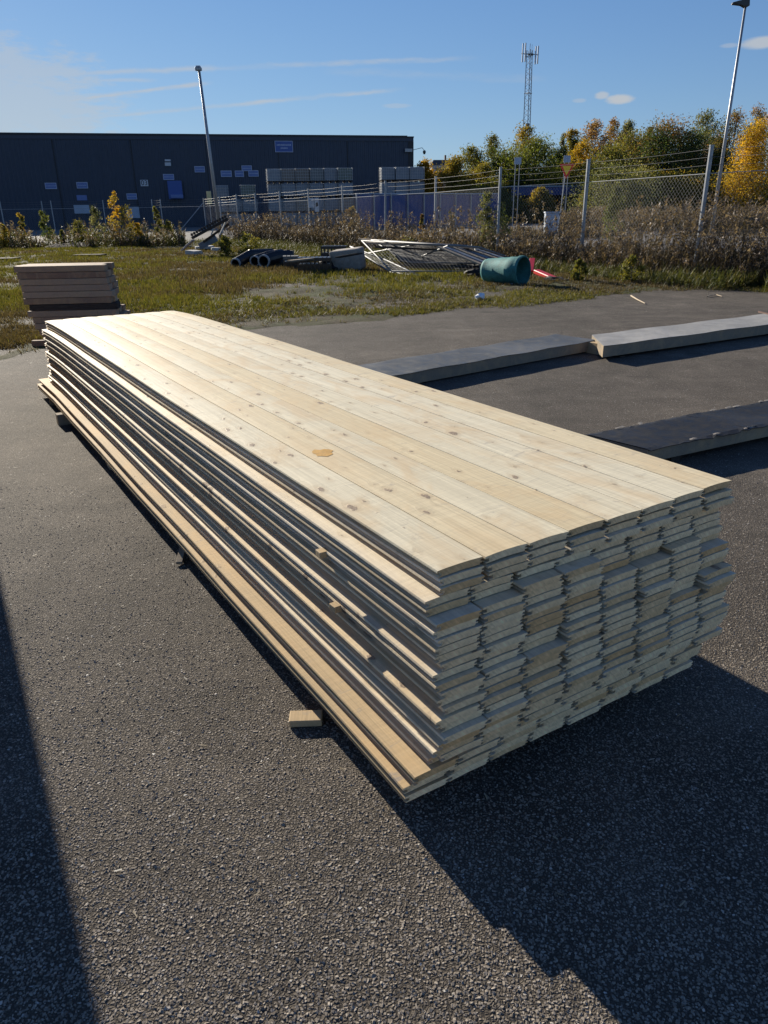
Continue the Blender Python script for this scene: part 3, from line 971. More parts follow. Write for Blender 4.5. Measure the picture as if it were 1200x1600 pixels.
# bearers under the pile
for y, e in ((0.55, -0.02), (2.05, -0.01), (3.5, 0.0), (4.85, 0.085), (5.6, 0.02)):
    b = MB()
    b.box(-e - 0.09, 1.10, y - 0.04, y + 0.04, 0.0, Z0 - 0.003)
    b.build('bearer', M_GREYWOOD, pile, bevel=0.003)
# short sticks that poke out between rows
def stick_at(px, py, row, out=0.03, w=0.045, tilt=0.0):
    z = Z0 + (NR - row) * ROWH
    p = gp(px, py, z) - Vector((A0.x, A0.y, 0))
    y = p.dot(Uv)
    b = MB()
    b.box(-out - 0.012, 0.12, -w / 2, w / 2, -0.018, 0.002)
    o = b.build('spacer_stick', M_SAWN, pile, bevel=0.002)
    o.location = (min(0, dxr[row]) , y, z - 0.003)
    o.rotation_euler = (0, 0, tilt)
for px, py, row in ((508, 858, 6), (536, 940, 12)):
    stick_at(px, py, row, 0.012 + 0.006 * rnd.random(), 0.024 + 0.01 * rnd.random(), rnd.uniform(-0.1, 0.1))

# thin splintered stick lying out from under the pile's left side
def splinter(p0, p1, z0, z1, w, name, mat, label, cat, parent=None):
    a = gp(*p0, z0); c = gp(*p1, z1)
    m = MB()
    m.beam(a, c, w, w * 0.45)
    o = m.build(name, mat, parent, bevel=0.002)
    return tag(o, label, cat)
splinter((288, 846), (280, 880), 0.05, 0.012, 0.03, 'wood_stick', M_GREYWOOD, 'thin wooden stick poking out from under the left side of the plank pile', 'stick')

# offcut block on the ground
blk = MB()
blk.box(-0.052, 0.052, -0.028, 0.028, 0.0, 0.023)
pb = gp(478, 1124, 0.01)
o = blk.build('wood_offcut', [M_SAWN], bevel=0.003, label='small pale wood block lying on the asphalt left of the pile', cat='wood block')
o.location = (pb.x, pb.y, 0.002)
o.rotation_euler = (0, 0, rad(2))

# neighbouring timber stack outside the left edge: its shadow falls across the lower left
shv = Vector((math.sin(SUN_AZ), math.cos(SUN_AZ), 0))
nrm = Vector((-shv.y, shv.x, 0))          # to the left
SIDEH = 25 * 0.060
tip = gp(172, 1640)
base = tip + shv * (SIDEH / math.tan(SUN_EL))
sa_ = rad(-30.2)
sidep = empty('side_timber_stack', (base.x, base.y, 0), -sa_, 'tall stack of sawn boards just beside the left edge of the view', 'timber stack')
for r in range(25):
    for c in range(4):
        b = MB()
        b.box(-0.2, 0.0, 0, 4.2, 0, 0.058)
        o = b.build('board', M_OLDWOOD, sidep) if (r, c) == (0, 0) else bpy.data.objects.new('board', me_side)
        if (r, c) == (0, 0):
            me_side = o.data
        else:
            link(o, sidep)
        o.location = (-c * 0.205 + rnd.uniform(-.002, .0), rnd.uniform(-.03, .03), 0.002 + r * 0.060)

# ------------------------------------------------------------------ long insulated panels lying right of the pile
def slab(name, corners_top, thick, mats, label, cat, jag=0.0, seglen=0.12, sag=0.0, base=0.0):
    """corners_top: near-left, near-right, far-right, far-left (world, z = top). core, top sheet and bearers are parts"""
    nl, nr, fr, fl_ = [Vector(c) for c in corners_top]
    root = empty(name, (nl.x, nl.y, 0), math.atan2((nr - nl).y, (nr - nl).x), label, cat)
    inv = root.matrix_basis.inverted()
    Rm = Matrix.Translation((nl.x, nl.y, 0)) @ Matrix.Rotation(root.rotation_euler.z, 4, 'Z')
    inv = Rm.inverted()
    nl, nr, fr, fl_ = [inv @ p for p in (nl, nr, fr, fl_)]
    L = (nr - nl).length
    n = max(2, int(L / seglen))
    rr = random.Random(hash(name) % 1000 if False else len(name))
    top = MB()
    vs = []
    for i in range(n + 1):
        f = i / n
        a = nl.lerp(nr, f)
        b_ = fl_.lerp(fr, f)
        w = (b_ - a).normalized()
        ja = jag * (rr.random() - 0.25)
        jb = jag * (rr.random() - 0.25)
        dip = sag * math.sin(f * math.pi) + 0.004 * math.sin(f * 23)
        pa = a - w * (0.012 + ja)
        pb_ = b_ + w * (0.012 + jb)
        droop = 0.6 * ja
        for p, dz in ((pa, -droop), (a + w * 0.02, 0), (a.lerp(b_, 0.5), 0.003 * math.sin(f * 37)), (b_ - w * 0.02, 0), (pb_, -0.6 * jb)):
            vs.append((p.x, p.y, p.z + dz - dip + 0.006))
    m5 = 5
    fs = [(i * m5 + k, (i + 1) * m5 + k, (i + 1) * m5 + k + 1, i * m5 + k + 1) for i in range(n) for k in range(4)]
    nb = len(vs)
    vs2 = vs + [(x, y, z - 0.004) for x, y, z in vs]
    fs2 = fs + [tuple(nb + j for j in reversed(f)) for f in fs]
    rim = [i * m5 for i in range(n + 1)] + [n * m5 + k for k in range(1, 5)] + [i * m5 + 4 for i in range(n - 1, -1, -1)] + [k for k in (3, 2, 1)]
    for i in range(len(rim)):
        a_, b2 = rim[i], rim[(i + 1) % len(rim)]
        fs2.append((b2, a_, nb + a_, nb + b2))
    top.add(vs2, fs2)
    top.build('top_sheet', mats[0], root)
    core = MB()
    cv = []
    for i in range(n + 1):
        f = i / n
        dip = sag * math.sin(f * math.pi) + 0.004 * math.sin(f * 23)
        for p in (nl.lerp(nr, f), fl_.lerp(fr, f)):
            cv.append((p.x, p.y, p.z - dip - 0.001))
            cv.append((p.x, p.y, max(base, p.z - thick)))
    cf = []
    for i in range(n):
        b0, b1 = 4 * i, 4 * i + 4
        cf += [(b0, b1, b1 + 2, b0 + 2)[::-1], (b0 + 1, b1 + 1, b1, b0), (b0 + 2, b1 + 2, b1 + 3, b0 + 3), (b0 + 1, b0 + 3, b1 + 3, b1 + 1)]
    cf += [(0, 2, 3, 1), (4 * n, 4 * n + 1, 4 * n + 3, 4 * n + 2)]
    core.add(cv, cf)
    core.build('wooden_core', mats[1], root)
    wd_ = (fl_ - nl).length
    k = 0
    while mats[0] is M_BITUMEN and 0.7 + k * 1.6 < L - 0.3:
        xk = 0.9 + k * 1.6 + 0.2 * rr.random()
        sk_ = (fl_.x - nl.x)
        b = MB()
        zt = nl.z + 0.0065
        b.add([(xk, 0.0, zt - 0.001), (xk + 0.09, 0.0, zt - 0.001), (xk + 0.09 + sk_, wd_ * 0.97, zt), (xk + sk_, wd_ * 0.97, zt),
               (xk, 0.0, zt + 0.005), (xk + 0.09, 0.0, zt + 0.005), (xk + 0.09 + sk_, wd_ * 0.97, zt + 0.005), (xk + sk_, wd_ * 0.97, zt + 0.005)],
              [(3, 2, 1, 0), (4, 5, 6, 7), (0, 1, 5, 4), (1, 2, 6, 5), (2, 3, 7, 6), (3, 0, 4, 7)])
        b.build('sheet_lap', mats[0], root)
        k += 1
    return root, Rm, (nl, nr, fr, fl_), L

h1 = 0.125
dirB = (gp(1150, 664, 0.12) - gp(1055, 702 - 14, 0.12)).normalized()
# near black panel: top-left corner, front-left corner, then running right out of the frame
nl = gp(1012, 703, h1); flc = gp(918, 680, h1)
nr_ = gp(1200, 664, h1); fr_ = gp(1200, 625, h1)
ext = (nr_ - nl).normalized()
nr2 = nl + ext * 4.6
fr2 = flc + ext * 4.55
bp, Rm, cs, L = slab('black_covered_panel', (nl, nr2, fr2, flc), 0.085, (M_BITUMEN, M_GREYWOOD), 'long low panel topped with torn black building paper beside the near right of the pile', 'building panel', jag=0.025, seglen=0.05, base=0.03)
for k in range(4):
    b = MB(); y0 = cs[0].lerp(cs[3], 0.0); b.box(0.25 + k * 1.3, 0.33 + k * 1.3, 0.02, (cs[3] - cs[0]).length - 0.06, 0, 0.029)
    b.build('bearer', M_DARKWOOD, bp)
# torn pale paper edge strips
tr = MB()
for i in range(26):
    f = rnd.random()
    p = cs[3].lerp(cs[2], f * 0.6) if i % 3 else cs[0].lerp(cs[1], f * 0.6)
    s = rnd.uniform(0.015, 0.05)
    yo = rnd.uniform(-0.01, 0.015)
    tr.add([(p.x - s, p.y + yo, p.z + 0.008), (p.x + s, p.y + yo + 0.005, p.z + 0.009), (p.x + s * 0.6, p.y + yo + 0.02, p.z + 0.012), (p.x - s * 0.7, p.y + yo + 0.016, p.z + 0.010)], [(0, 1, 2, 3)])
tr.build('torn_edge', M_TORN, bp, kind='stuff')

h2 = 0.125
nl = gp(610, 588, h2); flc = gp(551, 573, h2); nr_ = gp(930, 532, h2); frr = gp(900, 521, h2)
w2 = (flc - nl)
b1, Rm1, cs1, L1 = slab('grey_covered_panel', (nl, nr_, nr_ + w2 * 0.95, flc), 0.11, (M_GREYSHEET, M_GREYWOOD), 'long low panel with dark grey sheet top, left one of the far pair', 'building panel', jag=0.006, seglen=0.12, base=0.012)
nl = gp(943, 541, h2 + 0.03); nr_ = gp(1200, 507, h2 + 0.02); ex = (nr_ - nl).normalized()
flc = gp(925, 524, h2 + 0.03)
w3 = flc - nl
b2, Rm2, cs2, L2 = slab('pale_covered_panel', (nl, nl + ex * 4.4, nl + ex * 4.4 + w3, flc), 0.12, (M_PALESHEET, M_GREYWOOD), 'long low panel with pale grey top, right one of the far pair', 'building panel', jag=0.003, seglen=0.15, base=0.012)
for root, LL, wy in ((b1, L1, 0.3), (b2, L2, 0.3)):
    for k in range(3):
        b = MB(); b.box(0.3 + k * LL / 3, 0.38 + k * LL / 3, 0.02, 0.3, 0, 0.0115); b.build('bearer', M_DARKWOOD, root)
# timber block at the joint of the far pair
pj = gp(940, 548, 0.05)
b = MB(); b.box(-0.02, 0.05, -0.03, 0.25, 0, 0.125)
o = b.build('joint_block', M_SAWN, bevel=0.004, label='small pale timber block between the two far panels', cat='wood block')
o.location = (pj.x, pj.y, 0.0); o.rotation_euler = (0, 0, rad(30))
# rusty bar on the right end of the pale panel
b = MB(); a = gp(1186, 487, 0.16); c = gp(1215, 494, 0.16); b.beam(a, c, 0.03, 0.02)
b.build('rusty_bar', simple('rusty_steel', (0.10, 0.05, 0.035), 0.8, 0.3, 20), label='short rusty bar lying on the pale panel at the right edge', cat='metal bar')

# ------------------------------------------------------------------ old timber stack behind the left end of the pile
H3 = 0.92
TA, TB = gp(22, 421, H3), gp(171, 414, H3)
mid3 = (TA + TB) / 2
dist3 = 9.6
# place it at the right distance: its foot is seen about y = 545 at the left
TA = gp(22, 421, 0.98); TB = gp(172, 413, 0.98)
az3 = math.atan2((TB - TA).y, (TB - TA).x)
W3 = (TB - TA).length
# keep real size: bring the stack closer so that its foot stands on the ground where the photo shows it
foot = gp(45, 540, 0.0)
ts = empty('old_timber_stack', (foot.x, foot.y, 0), az3 if abs(az3) < 0.6 else 0.1, 'stack of reddish brown weathered beams standing behind the far left end of the plank pile', 'timber stack')
sc3 = foot.y / 1237.0
wrow = 138 * sc3 * 1.0
hrow = 9.3 * sc3
rows3 = 11
for r in range(rows3):
    # from the bottom up; lower rows are shifted to the right
    z = 0.12 + r * (hrow + 0.005)
    top_shift = (rows3 - 1 - r)
    xoff = top_shift * 2.1 * sc3 - 4 * sc3
    for d in range(4):
        b = MB()
        wj = wrow + rnd.uniform(-0.02, 0.03)
        x0 = xoff + rnd.uniform(-0.035, 0.035) - (0.08 if rnd.random() < 0.2 and d > 0 else 0)
        b.box(x0, x0 + wj, d * 0.155, d * 0.155 + 0.150, z, z + hrow)
        o = b.build('beam', M_OLDWOOD if r != 4 else M_DARKWOOD, ts, bevel=0.003)
for k in range(3):
    b = MB()
    b.box(-0.02 + 0.08 * k + 0.10, 0.06 + 0.08 * k + 0.1 + (wrow if k == 2 else 0.5), -0.12 + 0.2 * k, -0.04 + 0.2 * k, 0.0 + 0.04 * k, 0.075 + 0.04 * k)
    b.build('bearer', M_OLDWOOD, ts, bevel=0.003)

# ------------------------------------------------------------------ fence
fence = empty('chain_link_fence', (posts[2].x, posts[2].y, 0), 0, 'grey chain link fence with three strands of barbed wire along the grass', 'fence')
fo = Vector((posts[2].x, posts[2].y, 0))
allp = [Vector((p.x, p.y, 0)) for p in posts] + [Vector((p.x, p.y, 0)) for p in leftp]
NRIGHT = len(posts)
def fpost(p, r, h, lean=(0, 0)):
    m = MB()
    m.tube([p - fo, p - fo + Vector((lean[0], lean[1], h))], r, 8)
    m.tube([p - fo + Vector((lean[0], lean[1], h)), p - fo + Vector((lean[0], lean[1], h + 0.02))], r * 1.15, 8)
    m.build('post', M_GALV, fence, smooth=False)
for i, p in enumerate(allp):
    fpost(p, 0.052 if i < 4 else 0.042, PH, (rnd.uniform(-0.03, 0.03), rnd.uniform(-0.03, 0.03)))
MESHTOP = 2.25
for i in range(len(allp) - 1):
    a, b = allp[i] - fo, allp[i + 1] - fo
    if i == NRIGHT - 1:
        pass
    L = (b - a).length
    d = (b - a) / L
    # strands
    w = MB()
    for h in (2.42, 2.58, 2.74):
        n = 6
        pts = []
        for k in range(n + 1):
            f = k / n
            pts.append(a.lerp(b, f) + Vector((0, 0, h - 0.025 * math.sin(math.pi * f))))
        w.tube(pts, 0.004, 4, caps=False)
    w.build('barbed_wire', M_WIRE, fence)
    w = MB()
    w.tube([a + Vector((0, 0, MESHTOP)), b + Vector((0, 0, MESHTOP))], 0.008 if i < 5 else 0.012, 5, caps=False)
    w.build('top_wire', M_GALV, fence)
    # netting
    far = max(a.y, b.y) + fo.y
    step = 0.115 if far < 40 else 0.16
    rw = 0.0024 if far < 27 else 0.0020
    n = int((L + MESHTOP) / step)
    k = np.arange(n)
    side = d.cross(Vector((0, 0, 1)))
    tri = []
    for sgn in (1, -1):
        s0 = k * step - MESHTOP
        # segment from (s0, z=0.03) to (s0+MESHTOP, z=MESHTOP), clipped to 0..L
        lo = np.clip(s0, 0, L); hi = np.clip(s0 + MESHTOP - 0.03, 0, L)
        z_lo = 0.03 + (lo - s0); z_hi = 0.03 + (hi - s0)
        if sgn < 0:
            lo, hi = L - lo, L - hi
        ok = np.abs(hi - lo) > 0.01
        lo, hi, z_lo, z_hi = lo[ok], hi[ok], z_lo[ok], z_hi[ok]
        P = np.array(a)[None] + np.array(d)[None] * lo[:, None] + np.stack([0 * lo, 0 * lo, z_lo], 1)
        Q = np.array(a)[None] + np.array(d)[None] * hi[:, None] + np.stack([0 * hi, 0 * hi, z_hi], 1)
        nd = (Q - P); nd /= np.linalg.norm(nd, axis=1)[:, None]
        s1 = np.array(side)[None] * rw + 0 * P
        s2 = np.cross(nd, np.array(side)[None]) * rw
        ring = [s1 * math.cos(t) + s2 * math.sin(t) for t in (0, 2.0944, 4.18879)]
        for j in range(3):
            j2 = (j + 1) % 3
            tri.append(np.stack([P + ring[j], P + ring[j2], Q + ring[j2]], 1))
            tri.append(np.stack([P + ring[j], Q + ring[j2], Q + ring[j]], 1))
    tri = np.concatenate(tri)
    soup('wire_netting', tri, np.full((len(tri), 3), 0.3), M_WIRE, fence, kind='stuff')
# brace at the far corner
m = MB()
m.tube([gp(275, 375, 0.05) - fo if False else (allp[NRIGHT - 1] - fo + Vector((-2.3, -1.0, 0.05))), allp[NRIGHT - 1] - fo + Vector((0, 0, 2.55))], 0.03, 8)
m.build('corner_brace', M_GALV, fence)
def plate_on(px, py, wpx, hpx, depth, mat, name, label, cat, parent=None, marks=None):
    c = dp(px, py, depth)
    s = depth / 1237.0 * (1237.0 / 1150.0) * 1.0
    s = depth / 1160.0
    m = MB()
    m.box(-wpx * s / 2, wpx * s / 2, -0.01, 0.01, -hpx * s / 2, hpx * s / 2)
    o = m.build(name, mat, parent, label=label, cat=cat)
    o.location = c
    return o, s
d7 = posts[8].y - 0.1
o, s = plate_on(486, 317, 8, 13, d7, M_PLATE, 'fence_notice', 'white notice plate on the fence, left of the pair', 'sign')
o, s = plate_on(495, 320, 6, 19, d7, M_PLATE, 'fence_notice', 'tall narrow notice plate with black picture, right of the pair', 'sign')
m = MB(); m.add([(-0.06, -0.014, -0.1), (0.08, -0.014, -0.06), (0.05, -0.014, 0.12), (-0.05, -0.014, 0.09)], [(0, 1, 2, 3)]); m.build('print', M_BLACK, o)

# ------------------------------------------------------------------ warehouse
HB = 8.8
c0 = gp(0, 208, HB); c1 = gp(645, 213, HB)
dB = (c1 - c0); dB.z = 0; dB.normalize()
cL = c1 - dB * 62
bz = 0.6
angB = math.atan2(dB.y, dB.x)
bld = empty('warehouse', (c1.x, c1.y, bz), angB, 'long dark navy warehouse of ribbed sheet metal with small blue signs', 'building')
LW = 62.0
hh_ = HB - bz
m = MB()
vs = []
xq = -LW
prof = []
while xq < -0.2:
    prof += [(xq, 0.0), (xq + 0.18, 0.0), (xq + 0.22, -0.045), (xq + 0.36, -0.045)]
    xq += 0.40
prof.append((0, 0))
for x, y in prof:
    vs += [(x, y, 0), (x, y, hh_ - 0.45)]
m.add(vs, [(2 * i, 2 * i + 2, 2 * i + 3, 2 * i + 1) for i in range(len(prof) - 1)])
m.build('ribbed_wall', M_NAVY, bld)
m = MB()
m.box(-LW, 0.0, 0.02, 30, 0, hh_ - 0.5)
m.build('building_body', M_NAVY, bld)
m = MB(); m.box(-LW, 0.05, -0.10, 30.1, hh_ - 0.45, hh_ - 0.12); m.build('fascia', M_NAVY, bld)
m = MB(); m.box(-LW - .1, -0.6, -0.16, 30.1, hh_ - 0.12, hh_ + 0.05); m.build('roof_trim', M_NAVY2, bld)
m = MB(); m.box(-0.55, 0.09, -0.16, 30.1, hh_ - 0.12, hh_ - 0.02); m.box(-0.5, 0.06, -0.09, -0.04, 0, hh_ - 0.46); m.build('corner_trim', M_NAVY2, bld)
for k in range(1, 9):
    m = MB(); m.box(-LW + k * 6.9, -LW + k * 6.9 + 0.07, -0.075, -0.046, 0, hh_ - 0.46); m.build('panel_joint', M_NAVY2, bld)
Bi = (Matrix.Translation((c1.x, c1.y, bz)) @ Matrix.Rotation(angB, 4, 'Z')).inverted()
def on_wall(px, py, off=0.09):
    """hit of a sight line with the wall plane, in building coordinates"""
    n = Vector((-dB.y, dB.x, 0))
    d = ray(px, py)
    p0 = Vector((c1.x, c1.y, 0)) - n * off
    s = (p0 - Vector((0, 0, CAMH))).dot(n) / d.dot(n)
    return Bi @ (Vector((0, 0, CAMH)) + d * s)
def wall_plate(px, py, w, h, mat, name='sign', lines=0, line_mat=None, border=None, thick=0.04, label=None):
    a = on_wall(px - w / 2, py); b = on_wall(px + w / 2, py)
    W = (b - a).length; Hh = W * h / w
    c = on_wall(px, py)
    m = MB(); m.box(c.x - W / 2, c.x + W / 2, -0.09 - thick, -0.09, c.z - Hh / 2, c.z + Hh / 2)
    o = m.build(name, mat, bld, label=label)
    y0 = -0.09 - thick - 0.006
    if border is not None:
        m = MB()
        bw = 0.05
        for bx in ((c.x - W / 2, c.x + W / 2, c.z + Hh / 2 - bw, c.z + Hh / 2), (c.x - W / 2, c.x + W / 2, c.z - Hh / 2, c.z - Hh / 2 + bw),
                   (c.x - W / 2, c.x - W / 2 + bw, c.z - Hh / 2 + bw, c.z + Hh / 2 - bw), (c.x + W / 2 - bw, c.x + W / 2, c.z - Hh / 2 + bw, c.z + Hh / 2 - bw)):
            m.box(bx[0], bx[1], y0, y0 + 0.005, bx[2], bx[3])
        m.build('sign_border', border, o)
    for k in range(lines):
        m = MB()
        lw = W * (0.78 if k == 0 else 0.36)
        zc = c.z + Hh * (0.0 if lines == 1 else (0.13 - 0.27 * k))
        x = c.x - lw / 2
        rr = random.Random(int(px * 3 + k))
        while x < c.x + lw / 2:
            ww = rr.uniform(0.05, 0.10)
            m.box(x, x + ww, y0, y0 + 0.005, zc - Hh * 0.055, zc + Hh * rr.uniform(0.04, 0.08))
            x += ww + 0.035
        m.build('lettering', line_mat or M_SIGNLINE, o)
    return o, c, W, Hh
wall_plate(443.5, 229, 28, 16, M_SIGNBLUE, lines=2, border=M_SIGNLINE)
for (px, py, w, h) in ((79.5, 290.5, 18, 9.5), (128.5, 289.5, 17.5, 9.5), (206, 307, 16, 9), (263.5, 276.5, 17, 8.5), (312, 264.5, 16, 9), (353.5, 271.5, 17, 9), (385.5, 263, 16, 8), (374, 271.5, 14, 9), (396, 271, 16, 9)):
    wall_plate(px, py, w, h, M_BLUE2, lines=1, border=M_SIGNLINE, thick=0.04 if py != 271.5 or px != 374 else 0.03)
wall_plate(262, 250.5, 9, 2.6, M_PLATE, 'lamp_housing')
wall_plate(262.3, 256.5, 9.3, 5, M_PLATE, 'notice_board')
o, c, W, Hh = wall_plate(225.5, 286, 12, 9.3, M_PLATE, 'number_sign')
tcu = bpy.data.curves.new('number', 'FONT'); tcu.body = '03'; tcu.size = 0.62; tcu.align_x = 'CENTER'; tcu.align_y = 'CENTER'; tcu.extrude = 0.004
tmp = bpy.data.objects.new('tmp', tcu); COL.objects.link(tmp)
bpy.context.view_layer.update()
me = bpy.data.meshes.new_from_object(tmp.evaluated_get(bpy.context.evaluated_depsgraph_get()))
bpy.data.objects.remove(tmp)
me.materials.clear(); me.materials.append(M_BLACK)
num = bpy.data.objects.new('number', me); link(num, o)
num.location = (c.x, -0.14, c.z); num.rotation_euler = (rad(90), 0, 0)
wall_plate(128, 309, 16, 8, M_BLUE2, 'window', thick=0.06)
wall_plate(128, 327, 24, 13, M_DOORGREY, 'loading_door', thick=0.08)
wall_plate(208, 332, 20, 17, M_DOORGREY, 'loading_door', thick=0.08)
wall_plate(274, 297, 22, 27, M_SIGNBLUE, 'dock_shelter', thick=0.5)
wall_plate(277, 307, 19, 5, M_BLUE2, 'dock_bumper', thick=0.8)
# camera arm and lamp on the right corner
m = MB(); m.tube([(0.0, -0.2, hh_ - 1.25), (0.9, -0.25, hh_ - 1.05), (1.15, -0.25, hh_ - 1.3)], 0.03, 6)
a = m.build('camera_arm', M_GALV, bld)
m = MB(); m.lathe([(0, 0.12), (0.10, 0.1), (0.16, 0), (0.15, -0.12), (0.08, -0.24), (0, -0.27)], 12, Matrix.Translation((1.15, -0.25, hh_ - 1.4))); m.build('camera_dome', M_DARKSTEEL, a, smooth=True)
m = MB(); m.box(-0.9, -0.15, -0.42, -0.17, hh_ - 1.45, hh_ - 1.15); m.build('wall_lamp', M_GALV, bld)
m = MB(); m.box(-1.2, -0.2, -0.3, -0.17, hh_ - 4.6, hh_ - 4.4); m.box(-1.2, -1.05, -0.3, -0.17, hh_ - 5.4, hh_ - 4.6); m.build('pipe_bracket', M_GALV, bld)
# annex behind the corner
m = MB(); m.box(0.1, 0.9, 6, 22, 0, hh_ - 3.1); m.build('annex_wall', M_DOORGREY, bld)
m = MB(); m.box(0.1, 1.0, 5.9, 22, hh_ - 3.1, hh_ - 2.9); m.build('annex_roof', M_ROOF, bld)

# ------------------------------------------------------------------ caged tanks in stacks
def make_ibc(bmat):
    root = empty('caged_tank', (0, 0, 0))
    b = MB(); b.box(-0.56, 0.56, -0.46, 0.46, 0.17, 1.06); b.build('tank', bmat, root, bevel=0.05)
    c = MB()
    for z in np.linspace(0.2, 1.08, 5):
        for y in (-0.5, 0.5):
            c.box(-0.6, 0.6, y - 0.012, y + 0.012, z - 0.012, z + 0.012)
        for x in (-0.6, 0.6):
            c.box(x - 0.012, x + 0.012, -0.487, 0.487, z - 0.010, z + 0.010)
    for x in np.linspace(-0.58, 0.58, 7):
        for y in (-0.515, 0.515):
            c.box(x - 0.012, x + 0.012, y - 0.002, y + 0.002, 0.16, 1.09)
    for y in np.linspace(-0.45, 0.45, 5):
        for x in (-0.615, 0.615):
            c.box(x - 0.002, x + 0.002, y - 0.012, y + 0.012, 0.16, 1.09)
    c.build('cage', M_GALV, root)
    p = MB()
    p.box(-0.6, 0.6, -0.5, 0.5, 0.13, 0.158)
    for x in (-0.5, 0.0, 0.5):
        p.box(x - 0.07, x + 0.07, -0.5, 0.5, 0.0, 0.129)
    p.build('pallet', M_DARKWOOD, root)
    return root
protos = [make_ibc(m_) for m_ in (M_IBC, M_IBC2, M_IBC3, M_IBC4)]
first = [True] * 4
IBCD = 66.0
TONE = ['cloudy white', 'beige', 'green grey', 'dark']
rows_n = ['top', 'second', 'third', 'bottom']
def put_ibc(kind, px, lev, depth, label):
    if first[kind]:
        o = protos[kind]; first[kind] = False
    else:
        o = copy_tree(protos[kind])
    x = dp(px, 300, depth).x
    o.location = (x + rnd.uniform(-.03, .03), depth + rnd.uniform(-.1, .1), gz(depth) + lev * 1.12)
    o.rotation_euler = (0, 0, rnd.uniform(-0.05, 0.05) + angB)
    tag(o, label, 'tank', 'caged liquid tanks stacked before the warehouse')
cols_main = [(430, 0), (453.5, 1), (474, 1), (497, 3), (518, 0), (540, 2)]
cnames = ['leftmost', 'second', 'third', 'fourth', 'fifth', 'rightmost']
cx0, cstep = 430.0, 21.8
for ci_, (px, kd) in enumerate(cols_main):
    for lev in range(4):
        kk = kd if lev == 3 else (0 if (ci_ + lev) % 3 else (1 if lev == 1 else 0))
        pxx = cx0 + cstep * ci_
        put_ibc(kk, pxx, lev, IBCD, f'{TONE[kk]} caged tank, {cnames[ci_]} column of the big stack, {rows_n[3 - lev]} row')
for ci_, px in enumerate((606, 628, 650)):
    for lev in range(4):
        put_ibc(0, px, lev, IBCD, f'white caged tank, {("left", "middle", "right")[ci_]} column of the stack at the warehouse corner, {rows_n[3 - lev]} row')
put_ibc(0, 345, 2, 67.5, 'grey caged tank just right of the slim pole, behind the fence')
put_ibc(0, 345, 1, 67.5, 'caged tank under the grey one right of the slim pole')
put_ibc(0, 345, 0, 67.5, 'lowest caged tank right of the slim pole')
put_ibc(0, 367, 1, 67.0, 'low caged tank left of the green one')
put_ibc(0, 367, 0, 67.0, 'lowest caged tank left of the green one')
put_ibc(2, 387, 2, 67.0, 'green caged tank standing on top, in front of the blue signs')
put_ibc(0, 389, 1, 67.0, 'caged tank right under the green one')
put_ibc(0, 389, 0, 67.0, 'lowest caged tank below the green one')

# ------------------------------------------------------------------ blue wall and shelter
wa, wb = dp(556, 304, 60.0), dp(782, 296, 66.0)
bw = empty('blue_wall', (wa.x, wa.y, gz(60)), math.atan2(wb.y - wa.y, wb.x - wa.x), 'long low dark blue sheet wall behind the fence', 'wall')
Lw = math.hypot(wb.x - wa.x, wb.y - wa.y)
hw = wa.z - gz(60)
n = 9
for k in range(n):
    m = MB()
    x0, x1 = k * Lw / n, (k + 1) * Lw / n - 0.02
    pr_ = []
    for j in range(9):
        xx = x0 + (x1 - x0) * j / 8
        pr_.append((xx, 0.0 if j % 2 else 0.04))
    hk = hw + 0.02 * math.sin(k)
    vs = []
    for (xx, yy) in pr_:
        vs += [(xx, yy, 0.05), (xx, yy, hk)]
    vs += [(x, y + 0.06, z) for x, y, z in vs]
    q = len(pr_) * 2
    m.add(vs, [(2 * i, 2 * i + 2, 2 * i + 3, 2 * i + 1) for i in range(8)] + [(q + 2 * i + 2, q + 2 * i, q + 2 * i + 1, q + 2 * i + 3) for i in range(8)] + [(2 * i + 1, 2 * i + 3, q + 2 * i + 3, q + 2 * i + 1) for i in range(8)])
    m.build('sheet_panel', M_BLUE, bw)
    m = MB(); m.box(x0 - 0.04, x0 + 0.04, -0.14, -0.06, 0, hw + 0.1); m.build('post', M_GALV, bw)
m = MB(); m.box(0, Lw, -0.05, 0.14, hw + 0.021, hw + 0.09); m.build('top_rail', M_DOORGREY, bw)

sa, sb = dp(800, 300, 74.0), dp(930, 291, 76.0)
gz0 = gz(74)
sh = empty('open_storage_shelter', (sa.x, sa.y, gz0), math.atan2(sb.y - sa.y, sb.x - sa.x), 'low open shelter with blue roof edge behind the warning sign', 'shelter')
Ls = math.hypot(sb.x - sa.x, sb.y - sa.y)
hs_ = dp(865, 291, 75).z - gz0
m = MB(); m.box(0, Ls, 0, 0.15, hs_ - 0.75, hs_ - 0.05); m.build('blue_fascia', M_BLUE, sh)
m = MB(); m.box(-0.1, Ls + 0.3, -0.1, 6, hs_ - 0.04, hs_ + 0.05); m.build('roof', M_DOORGREY, sh)
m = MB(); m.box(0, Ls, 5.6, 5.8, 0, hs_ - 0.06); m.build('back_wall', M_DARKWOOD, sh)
for k in range(4):
    m = MB(); m.box(0.05 + k * (Ls - 0.3) / 3, 0.2 + k * (Ls - 0.3) / 3, 0.16, 0.32, 0, hs_ - 0.06); m.build('post', M_GALV, sh)
m = MB(); m.box(Ls - 0.6, Ls + 0.9, -0.3, 0.0, hs_ - 0.15, hs_ + 0.02); m.build('lamp_bar', M_WHITE, sh)
cab = dp(862, 345, 48.0)
m = MB(); m.box(-0.42, 0.42, -0.25, 0.25, 0, 1.42); m.box(-0.46, 0.46, -0.29, 0.29, 1.421, 1.5)
o = m.build('utility_cabinet', M_DOORGREY, bevel=0.02, label='pale grey utility cabinet beside the yield sign pole', cat='cabinet')
o.location = (cab.x, 48.0, gz(48) - 0.0)

